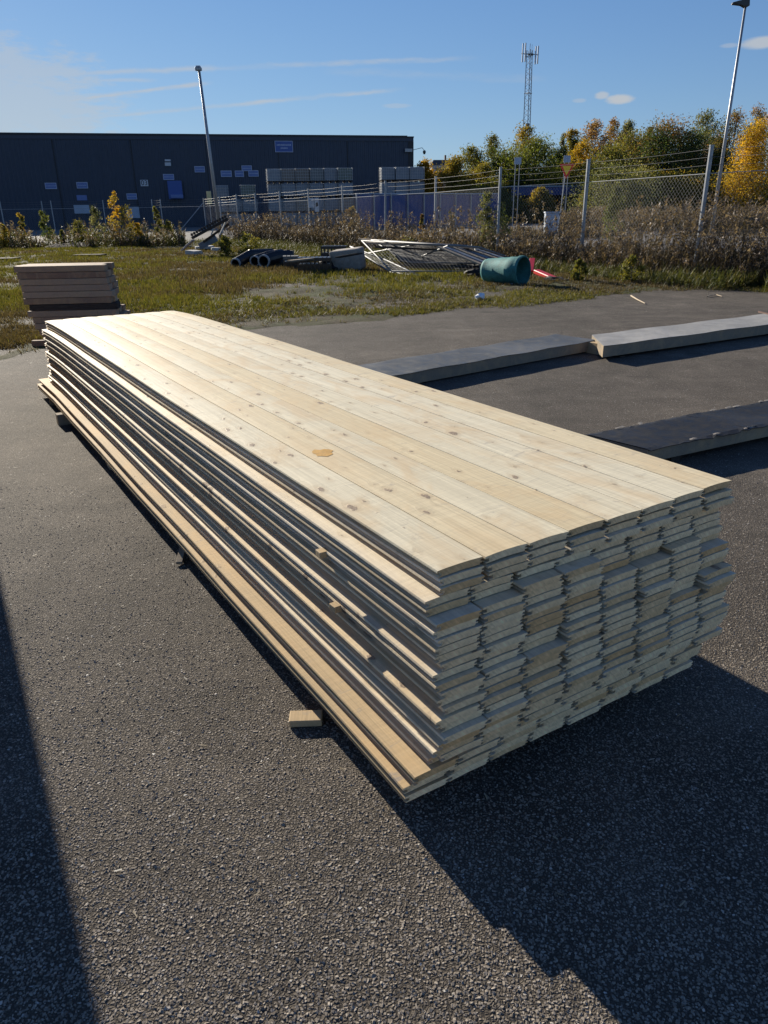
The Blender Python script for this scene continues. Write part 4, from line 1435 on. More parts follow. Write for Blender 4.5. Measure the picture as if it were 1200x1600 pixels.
# yield sign
yd = 46.0
top = dp(885, 268, yd); foot_ = dp(873, 330, yd)
ys_ = empty('yield_sign', (foot_.x, yd, 0), 0, 'leaning yellow triangular yield sign with red border', 'road sign')
m = MB(); m.tube([(0, 0, 0), (top.x - foot_.x, 0.02, top.z + 0.35)], 0.032, 8); m.build('pole', M_GALV, ys_)
s = yd / 1160.0
cx_, cz_ = top.x - foot_.x, top.z
def tri_plate(w, h, y, mat, name, t=0.012, dz=0.0):
    m = MB()
    pts = [(-w / 2, h / 2), (w / 2, h / 2), (0, -h / 2)]
    vs = [(cx_ + x, y, cz_ + z + dz) for x, z in pts] + [(cx_ + x, y + t, cz_ + z + dz) for x, z in pts]
    m.add(vs, [(0, 2, 1), (3, 4, 5), (0, 1, 4, 3), (1, 2, 5, 4), (2, 0, 3, 5)])
    m.build(name, mat, ys_)
tri_plate(21 * s, 20 * s, -0.06, M_SIGNRED, 'red_border')
tri_plate(13.5 * s, 12.5 * s, -0.068, M_SIGNYEL, 'yellow_face', 0.007, dz=1.1 * s)
# two traffic signs seen from the back
for px, py, lb in ((809, 252, 'small dark square sign seen from behind, left of the yield sign'), (886, 249, 'small square grey sign just above the yield sign')):
    d_ = 58.0
    c = dp(px, py, d_)
    r_ = empty('back_of_sign', (c.x, d_, gz(d_)), 0, lb, 'road sign')
    m = MB(); m.box(-5 * d_ / 1160, 5 * d_ / 1160, -0.02, 0.0, c.z - gz(d_) - 0.2, c.z - gz(d_) + 0.25); m.build('plate', M_DOORGREY, r_)
    for dx in (-0.15, 0.15):
        m = MB(); m.tube([(dx, 0.035, 0), (dx, 0.035, c.z - gz(d_) + 0.2)], 0.03, 6); m.build('pole', M_GALV, r_)

# ------------------------------------------------------------------ masts and lamp posts
def pole(name, top_px, depth, base_px_x, r0, r1, label, cat, head):
    tp = dp(*top_px, depth)
    bx = dp(base_px_x, 345, depth)
    root = empty(name, (bx.x, depth, gz(depth)), 0, label, cat)
    tloc = Vector((tp.x - bx.x, 0, tp.z - gz(depth)))
    m = MB(); m.tube([(0, 0, 0), tuple(tloc * 0.5), tuple(tloc)], [r0, (r0 + r1) / 2, r1], 10); m.build('pole', M_GALV, root, smooth=True)
    head(root, tloc)
    return root
def head_small(root, t):
    m = MB(); m.box(t.x - 0.22, t.x + 0.16, -0.12, 0.12, t.z - 0.02, t.z + 0.16); m.build('lamp_head', M_GALV, root, bevel=0.04)
    m = MB(); m.box(t.x - 0.16, t.x + 0.10, -0.09, 0.09, t.z + 0.161, t.z + 0.24); m.build('lamp_cap', M_DOORGREY, root, bevel=0.02)
def head_big(root, t):
    m = MB()
    vs = [(-0.75, -0.05, 0.02), (-0.7, -0.1, 0.12), (0.12, -0.16, 0.30), (0.16, -0.16, -0.05), (0.0, -0.12, -0.14), (-0.25, -0.12, -0.02)]
    vv = [(t.x + x, y, t.z + z) for x, y, z in vs] + [(t.x + x, -y, t.z + z) for x, y, z in vs]
    n = len(vs)
    m.add(vv, [tuple(range(n))[::-1], tuple(range(n, 2 * n))] + [(i, (i + 1) % n, n + (i + 1) % n, n + i) for i in range(n)])
    m.build('lamp_head', M_DARKSTEEL, root, bevel=0.02)
pole('lamp_post', (311, 110), 50.0, 343, 0.12, 0.075, 'slim leaning grey lamp post standing before the warehouse', 'lamp post', head_small)
pole('lamp_post', (1165, 8), 45.0, 1114, 0.11, 0.06, 'tall grey lamp post with dark drop shaped head at the right edge', 'lamp post', head_big)
# short yellow marker beside the left lamp post
m = MB(); m.box(-0.16, 0.16, -0.1, 0.1, 0, 0.9)
o = m.build('yellow_marker', M_YELLOWP, bevel=0.03, label='small yellow box beside the left lamp post', cat='marker'); q = dp(327, 309, 60); o.location = (q.x, 60, q.z - 0.45)
m = MB(); m.tube([(0, 0, -q.z + 0.6), (0, 0, 0)], 0.04, 6); m.build('stem', M_GALV, o)

# lattice mast
md = 110.0
tb, tt = dp(820, 232, md), dp(828, 78, md)
mast = empty('lattice_mast', (dp(819, 330, md).x, md, 0.6), 0, 'tall slim lattice mast with antennas rising behind the trees', 'mast')
Hm = tt.z - 0.6
xt = tt.x - mast.location.x
def mp(k, h):  # leg k at height h
    f = h / Hm
    wd_ = 0.62 * (1 - f) + 0.42 * f if f > 0.4 else 0.9 * (1 - f / 0.4) + 0.63 * (f / 0.4)
    a = 2 * math.pi * k / 3 + 0.5
    return Vector((xt * f + wd_ * math.cos(a), wd_ * math.sin(a), h))
for k in range(3):
    m = MB(); m.tube([mp(k, Hm * j / 6) for j in range(7)], 0.055, 5); m.build('leg', M_GALV, mast)
lat = MB()
nn = 34
for j in range(nn):
    h0, h1_ = Hm * j / nn, Hm * (j + 1) / nn
    for k in range(3):
        a_, b_ = mp(k, h0), mp((k + 1) % 3, h1_)
        lat.beam(a_, b_, 0.035, 0.035) if j % 2 else lat.beam(mp((k + 1) % 3, h0), mp(k, h1_), 0.035, 0.035)
lat.build('bracing', M_GALV, mast)
for hz in (0.52, 0.76):
    m = MB()
    for k in range(3):
        a_, b_ = mp(k, Hm * hz), mp((k + 1) % 3, Hm * hz)
        e_ = (b_ - a_) * 0.15
        m.beam(a_ - e_, b_ + e_, 0.07, 0.07)
    m.build('platform_ring', M_GALV, mast)
for (dx, dz, hgt) in ((-0.95, 0.0, 2.1), (-0.62, 0.05, 2.1), (0.72, -0.25, 2.0), (1.02, -0.2, 2.0)):
    m = MB(); m.box(xt + dx - 0.08, xt + dx + 0.08, -0.3, -0.14, Hm - 1.4 + dz, Hm - 1.4 + dz + hgt); m.build('antenna', M_DOORGREY, mast, bevel=0.02)
m = MB(); m.beam((xt - 1.1, -0.05, Hm - 0.4), (xt + 1.15, -0.05, Hm - 0.55), 0.08, 0.08); m.beam((xt - 0.6, 0.1, Hm - 0.75), (xt + 0.2, 0.1, Hm - 0.75), 0.08, 0.08); m.box(xt - 0.2, xt + 0.45, -0.1, 0.2, Hm - 0.62, Hm - 0.4); m.build('antenna_bracket', M_DARKSTEEL, mast)
m = MB(); m.tube([(xt, 0, Hm), (xt + 0.02, 0, Hm + 0.7)], 0.03, 5); m.tube([(xt + 0.25, 0, Hm - 0.4), (xt + 0.27, 0, Hm + 0.6)], 0.02, 5); m.build('whip_antenna', M_GALV, mast)
m = MB(); m.box(xt * 0.56 - 0.25, xt * 0.56 + 0.2, -0.5, -0.2, Hm * 0.56, Hm * 0.56 + 0.5); m.build('mast_box', M_DARKSTEEL, mast)

# ------------------------------------------------------------------ houses far away
def house(px, top_py, wpx, depth, wall, roof, label, hpx=14, rpx=7):
    s = depth / 1160.0
    c = dp(px, top_py, depth)
    root = empty('house', (c.x, depth, gz(depth)), rad(12), label, 'house')
    zt = c.z - gz(depth)
    W = wpx * s
    m = MB(); m.box(-W / 2, W / 2, 0, W * 0.6, 0, zt - rpx * s); m.build('wall', wall, root)
    m = MB()
    z0, z1 = zt - rpx * s + 0.01, zt
    e = 0.3
    vs = [(-W / 2 - e, -e, z0), (W / 2 + e, -e, z0), (W / 2 + e, W * 0.6 + e, z0), (-W / 2 - e, W * 0.6 + e, z0), (-W / 2 + W * 0.15, W * 0.3, z1), (W / 2 - W * 0.1, W * 0.3, z1)]
    m.add(vs, [(0, 1, 5, 4), (1, 2, 5), (2, 3, 4, 5), (3, 0, 4), (3, 2, 1, 0)])
    r = m.build('roof', roof, root)
    m = MB(); m.box(W * 0.1, W * 0.16, W * 0.25, W * 0.35, z1 - 0.3, z1 + 0.8); m.build('chimney', roof, r)
    for k in range(3):
        m = MB(); m.box(-W * 0.35 + k * W * 0.3, -W * 0.25 + k * W * 0.3, -0.03, 0.0, z0 - 2.2, z0 - 1.0); m.build('window', M_BLACK, root)
house(694, 249, 36, 150, M_HOUSE, M_ROOF, 'distant pale house with dark roof behind the trees right of the warehouse')
house(1126, 214, 28, 130, M_REDROOF, M_REDROOF, 'distant brown roofed house between the trees at right')

# ------------------------------------------------------------------ trees
PAL = {
 'green': [(0.045, 0.062, 0.014), (0.065, 0.080, 0.018), (0.080, 0.092, 0.022)],
 'dark': [(0.022, 0.036, 0.012), (0.032, 0.048, 0.015), (0.045, 0.058, 0.02)],
 'olive': [(0.085, 0.085, 0.020), (0.10, 0.095, 0.022), (0.065, 0.072, 0.02)],
 'yellow': [(0.30, 0.19, 0.018), (0.24, 0.16, 0.018), (0.19, 0.14, 0.02)],
 'gold': [(0.17, 0.125, 0.018), (0.13, 0.105, 0.02), (0.095, 0.09, 0.02)],
 'orange': [(0.17, 0.10, 0.045), (0.15, 0.095, 0.04), (0.12, 0.095, 0.03)],
 'brown': [(0.15, 0.085, 0.035), (0.11, 0.075, 0.03), (0.085, 0.075, 0.025)],
 'grey': [(0.085, 0.095, 0.045), (0.11, 0.115, 0.06), (0.06, 0.07, 0.03)],
}
def tree(name, px, top_py, wpx, depth, pal, label, cat='tree', dens=1.0, bottom=0.12, leaf=1.0, group=None, shape='round', seed=0, trunk_r=None):
    r = np.random.default_rng(seed * 17 + int(px))
    s = depth / 1160.0
    g = gz(depth)
    c = dp(px, top_py, depth)
    Ht = max(c.z - g, 0.5)
    W = wpx * s
    root = empty(name, (c.x, depth, g), 0, label, cat, group)
    # limbs
    tm = MB()
    tr_ = trunk_r or Ht * 0.014
    lean = r.normal(0, 0.03, 2) * Ht
    tpts = [Vector((0, 0, 0)), Vector((lean[0] * .3, lean[1] * .3, Ht * 0.35)), Vector((lean[0] * 0.7, lean[1] * .7, Ht * 0.7)), Vector((lean[0], lean[1], Ht * 0.97))]
    tm.tube(tpts, [tr_, tr_ * 0.75, tr_ * 0.4, tr_ * 0.08], 6)
    nb = int(10 + 34 * dens)
    if cat in ('tree', 'bush'):
        W = W * 1.75
    blobs = []
    for i in range(nb):
        f = bottom + (1 - bottom) * (i + r.random()) / nb
        if shape == 'round':
            prof_ = math.sin(math.pi * min(1, max(0, (f - bottom) / (1 - bottom)) ** 0.8 * 0.93 + 0.07)) ** 0.7
        elif shape == 'cone':
            prof_ = (1 - (f - bottom) / (1 - bottom)) * 0.95 + 0.05
        else:
            prof_ = 0.75 * (1 - 0.7 * max(0, (f - bottom) / (1 - bottom)) ** 2)
        a = r.uniform(0, 2 * np.pi)
        R = W / 2 * prof_ * math.sqrt(r.uniform(0.08, 1.0)) * 0.86
        p = np.array([math.cos(a) * R + lean[0] * f, math.sin(a) * R + lean[1] * f, Ht * f])
        br = (0.15 + 0.15 * r.random()) * W * (0.55 + 0.6 * prof_)
        p[2] = min(p[2], Ht - br * 0.45)
        blobs.append((p, br))
        h0 = max(0.05, f - 0.10 - 0.12 * r.random())
        st_ = Vector((lean[0] * h0, lean[1] * h0, Ht * h0))
        if R > 0.1 * W:
            md_ = st_.lerp(Vector(p), 0.55) + Vector((0, 0, -0.03 * Ht))
            tm.tube([st_, md_, Vector(p)], [tr_ * 0.35, tr_ * 0.22, tr_ * 0.06], 4, caps=False)
    tm.build('trunk', M_BARK, root)
    # leaves
    T, C = [], []
    pal_ = np.array(PAL[pal])
    ls = max(0.045, 2.3 * s) * leaf
    for (p, br) in blobs:
        n = int(70 + 330 * dens * (br / (0.20 * W)) ** 1.6)
        d = r.normal(0, 1, (n, 3))
        d /= np.linalg.norm(d, axis=1)[:, None]
        q = p + d * (br * r.random(n) ** 0.7)[:, None] * np.array([1.0, 1.0, 0.95])
        q = q + r.normal(0, br * 0.12, (n, 3))
        u = r.normal(0, 1, (n, 3)); u /= np.linalg.norm(u, axis=1)[:, None]
        v = np.cross(u, r.normal(0, 1, (n, 3))); v /= np.linalg.norm(v, axis=1)[:, None]
        L = ls * r.uniform(0.6, 1.3, n)[:, None]
        T.append(np.stack([q - u * L * 0.5, q + u * L * 0.5 + v * L * 0.12, q + v * L * 0.75], 1))
        base = pal_[r.integers(0, len(pal_))] * r.uniform(0.8, 1.2)
        C.append(np.clip(base[None] * r.uniform(0.65, 1.4, (n, 1)) * (1 + r.normal(0, 0.06, (n, 3))), 0.003, 1))
    T = np.concatenate(T); C = np.concatenate(C)
    soup('crown', T, C, M_LEAF, root)
    return root

TR = [
 # px, top, width, depth, palette, density, bottom, shape, label
 (664, 252, 26, 88, 'yellow', 0.7, .1, 'round', 'small golden tree just right of the warehouse corner'),
 (688, 268, 34, 92, 'brown', 0.7, .1, 'round', 'low brown bushy tree below the distant pale house'),
 (712, 248, 36, 84, 'gold', 0.8, .08, 'round', 'yellow olive tree right of the distant pale house'),
 (732, 231, 40, 86, 'olive', 0.8, .08, 'round', 'rounded olive tree rising to the right of the golden ones'),
 (752, 258, 46, 78, 'gold', 0.8, .05, 'round', 'low yellowish tree above the blue wall'),
 (777, 212, 32, 90, 'olive', 0.45, .3, 'round', 'thin crowned olive tree with sky showing through left of the mast'),
 (790, 238, 56, 82, 'green', 0.9, .05, 'round', 'dense green tree left of the mast'),
 (819, 198, 36, 92, 'gold', 0.55, .3, 'round', 'sparse yellowish tree top in front of the mast'),
 (836, 220, 58, 80, 'green', 1.0, .05, 'round', 'broad deep green tree right below the mast'),
 (868, 236, 50, 86, 'dark', 0.9, .05, 'round', 'dark green tree between the mast and the orange trees'),
 (878, 210, 14, 90, 'grey', 0.25, .4, 'round', 'almost bare thin grey tree standing above the yield sign'),
 (902, 203, 24, 84, 'gold', 0.6, .2, 'column', 'narrow yellow green tree left of the orange ones'),
 (914, 222, 34, 80, 'yellow', 0.7, .1, 'round', 'bright yellow tree below the orange ones'),
 (928, 190, 40, 88, 'orange', 0.6, .2, 'round', 'left one of the two orange autumn trees'),
 (955, 186, 32, 90, 'orange', 0.4, .3, 'round', 'thin pinkish orange tree, right one of the orange pair'),
 (946, 232, 60, 76, 'olive', 0.9, .04, 'round', 'olive bushy tree in front of the orange pair'),
 (984, 191, 26, 92, 'grey', 0.6, .3, 'round', 'small grey green crown right of the orange pair'),
 (1010, 198, 16, 100, 'dark', 0.6, .1, 'cone', 'dark pointed spruce top behind the broad trees'),
 (992, 212, 60, 82, 'olive', 1.0, .04, 'round', 'dense olive tree in the middle of the right treeline'),
 (1045, 192, 74, 80, 'brown', 1.1, .06, 'round', 'large dark rounded tree with brownish orange top'),
 (1034, 206, 60, 78, 'dark', 0.9, .04, 'round', 'dark green body of a broad tree in the right treeline'),
 (1082, 205, 60, 80, 'dark', 1.0, .05, 'round', 'dark green tree left of the tall lamp post'),
 (1104, 176, 44, 84, 'grey', 0.5, .35, 'round', 'pale airy tree with sky showing through beside the tall lamp post'),
 (1122, 236, 44, 78, 'dark', 0.8, .04, 'round', 'low dark tree behind the tall lamp post'),
 (1150, 176, 50, 82, 'brown', 0.6, .1, 'round', 'brown thin autumn tree right of the tall lamp post'),
 (1188, 166, 40, 84, 'brown', 0.5, .1, 'round', 'tall brown tree behind the bright yellow birch'),
 (1186, 190, 62, 66, 'yellow', 1.0, .05, 'column', 'bright yellow birch at the right edge'),
 (1250, 185, 70, 75, 'gold', 0.8, .05, 'round', 'golden tree at the far right edge'),
]
for i, (px, ty, w, d, pal, dn, bt, shp, lb) in enumerate(TR):
    tree('tree', px, ty, w, d, pal, lb, 'tree', dn, bt, 1.0, 'autumn trees in the treeline', shp, i)
SH = [
 (770, 283, 44, 72, 'olive', 'olive bush above the right end of the blue wall'),
 (812, 275, 46, 82, 'green', 'green bush left of the open shelter'),
 (860, 268, 50, 84, 'dark', 'dark bush behind the open shelter'),
 (905, 262, 50, 80, 'dark', 'dark green bush behind the yield sign'),
 (845, 296, 26, 70, 'gold', 'small yellow bush in front of the open shelter'),
 (925, 296, 24, 70, 'gold', 'small yellow bush at the right end of the shelter'),
 (958, 262, 74, 66, 'grey', 'wide grey green willow bush beyond the road'),
 (1000, 268, 60, 70, 'olive', 'olive willow bush right of the grey green one'),
 (1040, 276, 64, 72, 'gold', 'yellow green bush in the middle beyond the road'),
 (1075, 268, 60, 74, 'olive', 'olive bush left of the near fence post'),
 (1105, 280, 60, 72, 'olive', 'olive bush behind the near fence post'),
 (1145, 276, 60, 70, 'gold', 'yellow green bush below the bright birch'),
 (1185, 290, 50, 68, 'olive', 'olive bush at the right edge beyond the road'),
]
for i, (px, ty, w, d, pal, lb) in enumerate(SH):
    tree('shrub', px, ty, w, d, pal, lb, 'bush', 0.9, 0.02, 1.0, 'bushes beyond the road', 'round', 60 + i, 0.04)
# saplings before the warehouse
SP = [
 (3, 350, 22, 44, 'gold', 'small yellow sapling at the left edge'),
 (31, 333, 16, 47, 'gold', 'thin yellow green sapling, second from the left edge'),
 (68, 330, 24, 49, 'green', 'green sapling in front of the yellow plate'),
 (96, 360, 14, 46, 'olive', 'very small sapling between the green and the golden ones'),
 (122, 345, 30, 46, 'olive', 'bushy green sapling left of the golden one'),
 (148, 322, 30, 48, 'grey', 'pale green sapling beside the golden one'),
 (172, 300, 30, 46, 'yellow', 'tallest golden yellow sapling before the warehouse'),
 (197, 322, 36, 45, 'gold', 'wide golden sapling right of the tallest one'),
 (214, 348, 16, 44, 'yellow', 'small golden sapling right of the wide one'),
 (242, 322, 16, 46, 'olive', 'narrow green sapling by two thin posts'),
 (264, 345, 24, 45, 'olive', 'low green sapling left of the fence brace'),
]
for i, (px, ty, w, d, pal, lb) in enumerate(SP):
    tree('sapling', px, ty, w, d, pal, lb, 'sapling', 0.16, 0.12, 0.8, 'autumn saplings before the warehouse', 'column', 90 + i, 0.02)
NEAR = [
 (757, 302, 46, 26.0, 'grey', 0.30, 'leafy green sapling climbing the fence left of the signpost'),
 (785, 318, 40, 25.5, 'green', 0.22, 'second leafy sapling growing through the fence'),
 (552, 324, 26, 38.0, 'orange', 0.28, 'orange leaved sapling standing among the dry weeds'),
 (702, 330, 18, 30.0, 'brown', 0.15, 'thin reddish sapling by the fence'),
 (660, 335, 16, 31.0, 'brown', 0.15, 'thin brown leaved sapling between two fence posts'),
 (962, 290, 42, 40.0, 'grey', 0.35, 'grey green leafy young tree by the road'),
 (990, 400, 36, 17.2, 'olive', 0.10, 'low bright green bush at the foot of the fence'),
 (905, 425, 22, 17.5, 'olive', 0.10, 'small green bush right of the teal tub'),
 (1180, 392, 36, 17.5, 'brown', 0.14, 'reddish brown bush at the right end of the fence'),
 (385, 366, 40, 30.0, 'olive', 0.16, 'green bush behind the black pipes'),
 (350, 370, 30, 31.0, 'olive', 0.16, 'yellow green bush right of the leaning frame'),
 (640, 372, 44, 30.0, 'olive', 0.14, 'green weeds behind the mesh panels'),
]
for i, (px, ty, w, d, pal, dn, lb) in enumerate(NEAR):
    tree('sapling', px, ty, w, d, pal, lb, 'sapling', dn, 0.08, 1.0, None, 'column' if i < 6 else 'round', 120 + i, 0.015)

# dark earth banks at the far end of the grass
def mound(px, py, wpx, hm, label):
    c = gp(px, py)
    Wm = wpx * c.y / 1160.0
    xs_ = np.linspace(-Wm / 2, Wm / 2, 26); ys_ = np.linspace(-1.3, 1.3, 12)
    o = grid('earth_mound', xs_, ys_, lambda X, Y: hm * np.clip(1 - (2 * X / Wm) ** 2, 0, 1) ** 0.6 * np.clip(1 - (Y / 1.3) ** 2, 0, 1) * (1 + 0.45 * vnoise(X * 2 + px, Y * 2, 5)) - 0.04, M_MOUND, label=label, cat='mound')
    o.location = (c.x, c.y, 0.02)
M_MOUND = simple('dark_loose_earth', (0.055, 0.048, 0.042), 0.95, 0.4, 6, bump=0.8, spec=0.1, bdist=0.05)
mound(30, 386, 90, 0.35, 'dark earth mound at the left edge below the saplings')
mound(110, 387, 70, 0.28, 'dark earth mound below the green saplings')
mound(190, 383, 90, 0.32, 'dark earth mound below the golden saplings')
# flat dark board lying in the grass
for px, py, wpx, lb in ((140, 402, 42, 'dark flat board lying in the grass behind the old timber stack'), (10, 408, 30, 'dark flat board lying in the grass at the left edge')):
    c = gp(px, py)
    m = MB(); m.box(-wpx * c.y / 2320, wpx * c.y / 2320, -0.4, 0.4, 0.06, 0.12)
    o = m.build('flat_board', M_DARKWOOD, bevel=0.01, label=lb, cat='board'); o.location = (c.x, c.y, 0)

# ------------------------------------------------------------------ debris on the grass
def G(px, py, z=0.0):
    p = gp(px, py, z)
    return Vector((p.x, p.y, z))
def up(px, py, depth):
    p = dp(px, py, depth)
    return Vector((p.x, depth, p.z))
# leaning broken frame
D = 31.0
lf = empty('broken_frame', (up(290, 385, D).x, D, 0), 0, 'broken wooden frame with dark toothed beam propped up in the grass', 'debris')
lo = Vector((lf.location.x, D, 0))
def lfb(a, b, w, h, mat, name, da=0, db=0):
    m = MB(); m.beam(up(*a, D + da) - lo, up(*b, D + db) - lo, w, h); return m.build(name, mat, lf, bevel=0.005)
lfb((300, 372), (356, 342), 0.14, 0.10, M_DARKWOOD, 'beam')
m = MB()
for k in range(14):
    a = up(300 + k * 4, 370 - k * 2.15, D) - lo
    m.box(a.x - 0.03, a.x + 0.03, -0.08, 0.08, a.z + 0.03, a.z + 0.13)
m.build('teeth', M_DARKWOOD, lf)
lfb((285, 391), (302, 375), 0.42, 0.05, M_LAUNDRY, 'end_board', -0.2, -0.2)
lfb((330, 367), (334, 357), 0.07, 0.04, M_CONC, 'strut', -0.1, -0.1)
lfb((343, 367), (353, 346), 0.08, 0.04, M_CONC, 'strut', -0.1, 0.1)
lfb((318, 378), (357, 350), 0.10, 0.08, M_DARKWOOD, 'lower_beam', 0.3, 0.3)
lfb((312, 385), (338, 372), 0.45, 0.25, M_TARP, 'sheet_roll', 0.5, 0.6)
for (x, y, w, lb) in ((303, 399, 26, 'pale broken concrete slab lying lowest below the broken frame'), (320, 391, 30, 'pale broken concrete slab under the broken frame'), (340, 394, 18, 'small pale stone piece right of the broken slabs')):
    c = G(x, y)
    m = MB()
    ww = w * c.y / 1160
    n = 9
    vs = []
    for lev in (0.03, 0.17):
        for k in range(n):
            a = 2 * math.pi * k / n
            rr = 1 + rnd.uniform(-0.15, 0.15)
            vs.append((ww / 2 * rr * math.cos(a) * (1.0 if lev < 0.1 else 0.94), 0.35 * rr * math.sin(a), lev + rnd.uniform(-0.02, 0.03)))
    m.add(vs, [tuple(range(n))[::-1], tuple(range(n, 2 * n))] + [(k, (k + 1) % n, n + (k + 1) % n, n + k) for k in range(n)])
    o = m.build('concrete_slab', M_CONC, bevel=0.02, label=lb, cat='slab'); o.location = (c.x, c.y, 0.02); o.rotation_euler = (0, 0.0, rnd.uniform(-.2, .2))
# black drainage pipes
def corr_pipe(pts, r, root, name='pipe_wall'):
    P = [Vector(p) for p in pts]
    # resample
    out, rr = [], []
    n = 46
    for i in range(n + 1):
        f = i / n * (len(P) - 1)
        k = min(int(f), len(P) - 2)
        out.append(P[k].lerp(P[k + 1], f - k))
        rr.append(r * (1.0 if i % 2 else 0.80))
    m = MB(); m.tube(out, rr, 14, caps=False)
    # inner wall
    m.tube(out[:], [q * 0.8 for q in rr], 14, caps=False)
    n1 = 14
    return m.build(name, M_BLKPLASTIC, root, smooth=False)
for i, (a, b, c, r, lb) in enumerate((
    ((368, 412, 24.5), (392, 398, 25.5), (425, 396, 27.0), 0.17, 'black corrugated pipe, leftmost of the heap, bent in an arc'),
    ((398, 408, 24.5), (418, 401, 25.5), (440, 397, 27.0), 0.17, 'black corrugated pipe in the middle of the heap'),
    ((412, 408, 24.2), (432, 402, 25.2), (452, 400, 26.4), 0.20, 'thick black corrugated pipe, rightmost of the heap'))):
    root = empty('drain_pipe', up(*a), 0, lb, 'pipe', 'black corrugated pipes in the grass')
    root.location.z = 0
    lo2 = Vector((root.location.x, root.location.y, 0))
    corr_pipe([up(*a) - lo2, up(*b) - lo2, up(*c) - lo2], r, root)
    m = MB()
    p0 = up(*a) - lo2; d0 = (up(*b) - up(*a)).normalized()
    mt = Matrix.Translation(p0) @ d0.to_track_quat('Z', 'Y').to_matrix().to_4x4()
    m.lathe([(r * 0.78, -0.01), (r * 1.0, -0.01), (r * 1.0, 0.05), (r * 0.78, 0.05)], 18, mt)
    m.build('pipe_rim', simple('worn_pipe_rim', (0.32, 0.32, 0.31), 0.4, 0.2, 8), root, smooth=False)
# pale strip of timber behind the pipes
m = MB(); m.beam(G(400, 391, 0.2), G(455, 394, 0.25), 0.25, 0.12)
m.build('grey_plank_strip', M_GREYWOOD, bevel=0.01, label='pale grey plank lying behind the black pipes', cat='plank')
# black slotted plastic crates
def crate(px, py, wpx, hpx, dep, rz, label, pale=False):
    c = G(px, py)
    s = c.y / 1160
    root = empty('slotted_crate', (c.x, c.y, 0.02), rz, label, 'crate', 'slotted plastic crates in the grass')
    W, Hc, Dp = wpx * s, hpx * s * 0.85, dep
    nsl = max(3, int(W / 0.11))
    for y0 in (-Dp / 2, Dp / 2 - 0.03):
        m = MB()
        for k in range(nsl + 1):
            x = -W / 2 + k * (W - 0.04) / nsl
            m.box(x, x + 0.04, y0, y0 + 0.03, 0, Hc - 0.03)
        m.box(-W / 2, W / 2, y0 - 0.01, y0 + 0.001, Hc * 0.45, Hc * 0.55)
        m.build('side_grille', M_BLKPLASTIC, root)
    m = MB()
    for k in range(nsl):
        x = -W / 2 + k * W / nsl
        m.box(x, x + W / nsl - 0.025, -Dp / 2, Dp / 2, Hc - 0.029, Hc + 0.01)
    m.box(-W / 2, W / 2, -Dp / 2 - 0.012, -Dp / 2 - 0.001, Hc - 0.08, Hc + 0.012)
    m.build('top_slats', simple('dusty_black_plastic', (0.12, 0.115, 0.10), 0.55, 0.3, 8) if pale else M_BLKPLASTIC, root)
    m = MB(); m.box(-W / 2 + 0.035, W / 2 - 0.035, -Dp / 2 + 0.04, Dp / 2 - 0.04, 0.0, Hc * 0.6); m.build('inner_body', M_BLKPLASTIC, root)
crate(456, 420, 24, 20, 0.6, 0.10, 'dusty pale topped slotted crate beside the black pipes', True)
crate(493, 426, 50, 24, 0.8, 0.03, 'large black slotted crate in the middle of the row')
crate(524, 410, 38, 26, 0.6, -0.12, 'black slotted crate behind the tan concrete block')
# concrete block
c = G(556, 424)
m = MB(); m.box(-0.44, 0.44, -0.35, 0.35, 0, 0.60)
o = m.build('concrete_block', M_CONC2, bevel=0.05, label='worn tan concrete block lying beside the black crates', cat='concrete block'); o.location = (c.x - 0.2, c.y + 0.35, 0.0); o.rotation_euler = (rad(3), rad(-6), rad(-14))

# stack of steel mesh fence panels, collapsed
M_TUBE2 = simple('pale_grey_tube', (0.18, 0.185, 0.19), 0.6, 0.25, 6, bump=0.05)
M_TUBE = simple('dull_grey_tube', (0.17, 0.18, 0.185), 0.6, 0.25, 6, bump=0.05)
def mesh_panel(corners, label, nbar=22, r=0.021, mat=None):
    """corners a,b,c,d (world) ; tube frame with thin wires"""
    mat = mat or M_TUBE
    a, b, c, d = corners
    root = empty('mesh_panel', (a.x, a.y, 0), 0, label, 'fence panel', 'collapsed steel mesh panels')
    lo3 = Vector((a.x, a.y, 0))
    A, B, C_, Dd = [p - lo3 for p in (a, b, c, d)]
    for p, q in ((A, B), (B, C_), (C_, Dd), (Dd, A)):
        m = MB(); m.tube([p, q], r, 7); m.build('frame_tube', mat, root, smooth=True)
    w = MB()
    for k in range(1, nbar):
        f = k / nbar
        w.tube([A.lerp(B, f), Dd.lerp(C_, f)], 0.003, 3, caps=False)
    for k in range(1, 9):
        f = k / 9
        w.tube([A.lerp(Dd, f), B.lerp(C_, f)], 0.004, 3, caps=False)
    w.build('wires', M_DARKSTEEL, root, kind='stuff')
    return root
def rest(px, py, z):
    """point at height z on that sight line"""
    p = gp(px, py, z)
    return Vector((p.x, p.y, z))
mesh_panel([rest(565, 376, .74), rest(742, 388, .62), rest(752, 424, 0.10), rest(612, 424, 0.12)], 'front mesh panel of the collapsed heap, its pale lower tube lying in the grass', 26)
mesh_panel([rest(580, 375, .76), rest(730, 384, .68), rest(790, 412, 0.22), rest(640, 410, 0.22)], 'second mesh panel of the collapsed heap', 26)
mesh_panel([rest(600, 377, .77), rest(748, 386, .70), rest(812, 408, 0.25), rest(660, 402, 0.30)], 'third mesh panel of the collapsed heap', 24)
mesh_panel([rest(547, 385, .42), rest(610, 425, .06), rest(660, 433, .05), rest(600, 405, .30)], 'bent pale tubed panel leaning at the left end of the heap', 8, 0.022, M_TUBE2)
